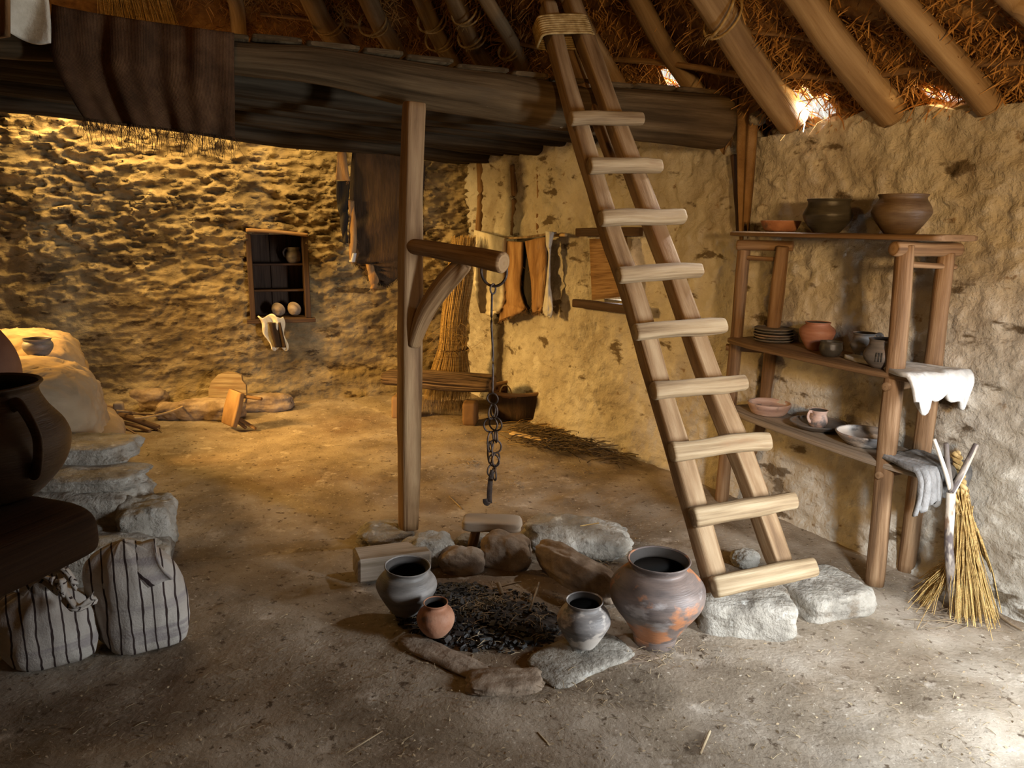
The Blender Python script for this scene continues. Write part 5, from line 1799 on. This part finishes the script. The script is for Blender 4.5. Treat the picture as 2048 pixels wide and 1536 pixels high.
def f(u, v):
    a = at_y(206, 1140, b1.y - .03).lerp(at_y(252, 1090, b1.y + .03), min(1, u * 2)) if u < .5 else at_y(252, 1090, b1.y + .03).lerp(at_y(309, 1080, b1.y + .05), (u - .5) * 2)
    d = at_y(228, 1190, b1.y - .08).lerp(at_y(345, 1160, b1.y - .06), u)
    q = a.lerp(d, v)
    q.y -= .035 * math.sin(math.pi * v) + .012 * math.sin(u * 12)
    return q


mb = MB(); cloth(mb, f, 24, 12, .006, .30); mb.build('neck_fold', M['sack'], e1)
b = at_z(100, 1310); b2 = Vector((b.x, b.y, 0))
e2 = sack(b2, .178, .29, M['sack'], 'striped_sack', 'shorter striped cloth sack with a knotted top at the lower left corner', 6., top='flare', squash=.75)


def band(ptsA, w_, nm, e_, th=.012, tw=1.):
    P = catmull([tuple(p) for p in ptsA], 8)
    P = [Vector(p) for p in P]

    def f(u, v):
        i = min(int(u * (len(P) - 1)), len(P) - 2); fr = u * (len(P) - 1) - i
        p = P[i].lerp(P[i + 1], fr)
        wd = w_ * (.35 + .65 * abs(2 * u - 1) ** 1.2) if tw else w_
        return p + Vector((.15, -.25, .95)) * ((v - .5) * wd) + Vector((0, -.012 * math.sin(v * 6.3 + u * 3), 0))
    mb = MB(); cloth(mb, f, 24, 8, th, .35); return mb.build(nm, M['sack'], e_)


yb = b2.y
band([at_y(44, 1170, yb - .12), at_y(80, 1155, yb - .15), at_y(112, 1172, yb - .16)], .085, 'knot_end', e2)
band([at_y(112, 1172, yb - .16), at_y(125, 1165, yb - .17), at_y(128, 1195, yb - .16)], .05, 'knot_end', e2)
band([at_y(95, 1150, yb - .04), at_y(125, 1138, yb - .05), at_y(150, 1168, yb - .06)], .06, 'knot_end', e2)
band([at_y(128, 1190, yb - .15), at_y(155, 1215, yb - .16), at_y(190, 1195, yb - .12)], .055, 'knot_end', e2)

# ================================================================== NEAR LEFT: half log with two jugs
bz = 1.032
fl = empty('half_log_shelf', Vector((-.78, 1.15, 0)), 'dark thick half-log shelf jutting in at the lower left with jugs on it', 'shelf')
A = at_t(88, 985, 1.42); A.z = bz - .05
B = at_t(-150, 1010, 1.22); B.z = bz - .05
Bx = A + (B - A) * 1.9
mb = MB(); sweep(mb, [Bx, A.lerp(Bx, .5), A.lerp(Bx, .06), A], [.14, .145, .14, .12], [.052, .052, .052, .048], n=28, e=3.6, nse=.006, nsc=4, seed=5)
mb.build('log', M['dark'], fl)
for k in (.72, .95):
    q = A.lerp(Bx, k)
    for sgn in (-1,):
        mb = MB(); sweep(mb, [Vector((q.x - .03, q.y, q.z - .06)), Vector((q.x - .16, q.y + .05 * sgn, 0))], .03, n=12, nse=.004); mb.build('leg', M['dark'], fl)
c = at_t(-14, 975, 1.42); c = Vector((c.x, c.y, bz + .003))
pot('handled_jug', c, [(.070, 0), (.085, .008), (.122, .05), (.138, .095), (.132, .13), (.108, .165), (.096, .19), (.094, .205), (.102, .215)], M['potbrown'], 'large shadowed brown jug with a strap handle on the half-log at the far left', 'jug', .008,
    handles=[(-.46, .185, .065, .098, .130, .030, .010)])
c = at_t(-6, 900, 1.86); c = Vector((c.x, c.y, bz + .003))
pot('jug', c + Vector((-.01, 0, 0)), [(.05, 0), (.06, .01), (.078, .10), (.082, .16), (.070, .21), (.045, .255), (.036, .275), (.034, .30), (.042, .315)], M['potrust'], 'small reddish narrow-necked jug at the left edge, behind the large brown jug', 'jug', .005,
    handles=[(-.7, .29, .20, .036, .072, .02, .008)])

# ================================================================== UPPER LEFT: burlap over the beam, pale hide
def f(u, v):
    # u left->right, v top->bottom
    top = (104 + (468 - 104) * u, 8 + 58 * u ** .8)
    xl = 98 + 70 * max(0, (v - .35) / .65) ** 1.4
    xb = xl + (470 - xl) * u
    py_ = top[1] + (236 + 38 * u - top[1]) * v
    px_ = top[0] + (xb - top[0]) * (v * v * (3 - 2 * v)) if u > .5 else xb + (top[0] - xb) * max(0, 1 - v * 2)
    q = on_line(px_, FLa, FBa, 2.2)
    return at_y(px_, py_, q.y - .125 - .02 * math.sin(u * 17 + v * 1.5) - .01 * math.sin(u * 41) + (.03 * (1 - v) ** 6))


mb = MB(); cloth(mb, f, 90, 40, .004, 5.0)
rs = random.Random(4)
for i in range(230):
    u = rs.random()
    p = f(u, 1.)
    L = rs.uniform(.02, .11)
    e = p + Vector((rs.gauss(0, .02), 0, -L))
    strand(mb, [p, (p + e) / 2 + Vector((rs.gauss(0, .008), 0, 0)), e], .0011)
mb.build('burlap_cloth', M['burlap'], label='large dark brown open-weave burlap cloth with frayed hem hung over the loft beam', cat='cloth')
def f(u, v):
    w0 = 8 + 6 * v; w1 = 86 + 16 * v ** .5
    px_ = w0 + (w1 - w0) * u
    bot = 62 + 26 * math.sin(min(1, u * 1.1) * math.pi * .62)
    py_ = -40 + (bot + 40) * v
    q = on_line(px_, FLa, FBa, 2.2)
    return at_y(px_, py_, q.y - .18 - .02 * math.sin(u * 5 + v * 3))


mb = MB(); cloth(mb, f, 20, 20, .014); mb.build('pale_hide', M['whitefur'], label='pale smooth hide end hanging at the upper left corner over the beam', cat='hide')
def f(u, v): return at_t(-30 + 48 * u, -40 + 120 * v - 8 * u, 2.05 + .02 * math.sin(u * 5))


mb = MB(); cloth(mb, f, 8, 12, .012); mb.build('brown_hide', M['brownfur'], label='edge of a dark reddish-brown hide in the uppermost left corner', cat='hide')

# ================================================================== LITTER
rs = random.Random(77)
mb = MB()
for i in range(4200):
    px_, py_ = rs.uniform(0, 2048), rs.uniform(800, 1536)
    p = at_z(px_, py_)
    if p.y > 6.4 or Vector((p.x, p.y)).dot(Vector((.857, .514))) > 3.10: continue
    p.z = floor_h(p.x, p.y) + .002
    if rs.random() < .38:
        L = rs.uniform(.006, .045); a = rs.uniform(0, 6.28)
        e = p + Vector((math.cos(a) * L, math.sin(a) * L, rs.uniform(0, .004)))
        strand(mb, [p, (p + e) / 2 + Vector((0, 0, .003)), e], rs.uniform(.0006, .0014))
    else:
        s = rs.uniform(.0012, .005); a = rs.uniform(0, 6.28)
        u = rs.random() * 9
        v = [Vector((math.cos(a + k * 1.57) * s * (1.8 if k % 2 else .8), math.sin(a + k * 1.57) * s * (1.8 if k % 2 else .8), rs.uniform(0, .006))) for k in range(4)]
        mb.add([p + q for q in v], [[0, 1, 2, 3]], [[(u, u)] * 4])
for (cx, cy_, n_, sd_) in ((940, 930, 60, 14), (1160, 1110, 170, 50), (1215, 1160, 90, 40), (960, 968, 25, 18), (1330, 1320, 60, 40), (1030, 968, 20, 10), (1180, 946, 25, 9), (1115, 1395, 25, 60), (440, 905, 25, 60)):
    for i in range(n_):
        p = at_z(rs.gauss(cx, sd_), rs.gauss(cy_, sd_ * .35)); p.z = floor_h(p.x, p.y) + rs.uniform(.002, .02)
        a = rs.uniform(0, 6.28); L = rs.uniform(.01, .05)
        e = p + Vector((math.cos(a) * L, math.sin(a) * L, rs.uniform(-.004, .01)))
        strand(mb, [p, (p + e) / 2 + Vector((0, 0, .005)), e], rs.uniform(.001, .0026))
mb.build('floor_litter', M['litter'], kind='stuff', label='scattered straw scraps, leaf bits and crumbs over the earth floor', cat='litter', origin=(0, 0, 0))
STK = [((1400, 1508), (1420, 1462), 'thin stick on the floor at the bottom edge, right of centre', .0045), ((1075, 1465), (1098, 1490), 'short bent straw on the floor below the front slab', .003), ((898, 992), (925, 1018), 'slender twig on the floor left of the stool', .003),
       ((690, 1508), (765, 1462), 'long thin straw on the floor at the bottom left of centre', .002), ((1160, 1052), (1198, 1046), 'pale straw lying on top of the big boulder', .003)]
for i, (a, b, lab, r_) in enumerate(STK):
    z_ = .165 if i == 4 else .008
    log('loose_straw', [at_z(*a, z_), at_z(*b, z_)], r_, M['litter' if i != 4 else 'straw'], label=lab, cat='straw', n=6)
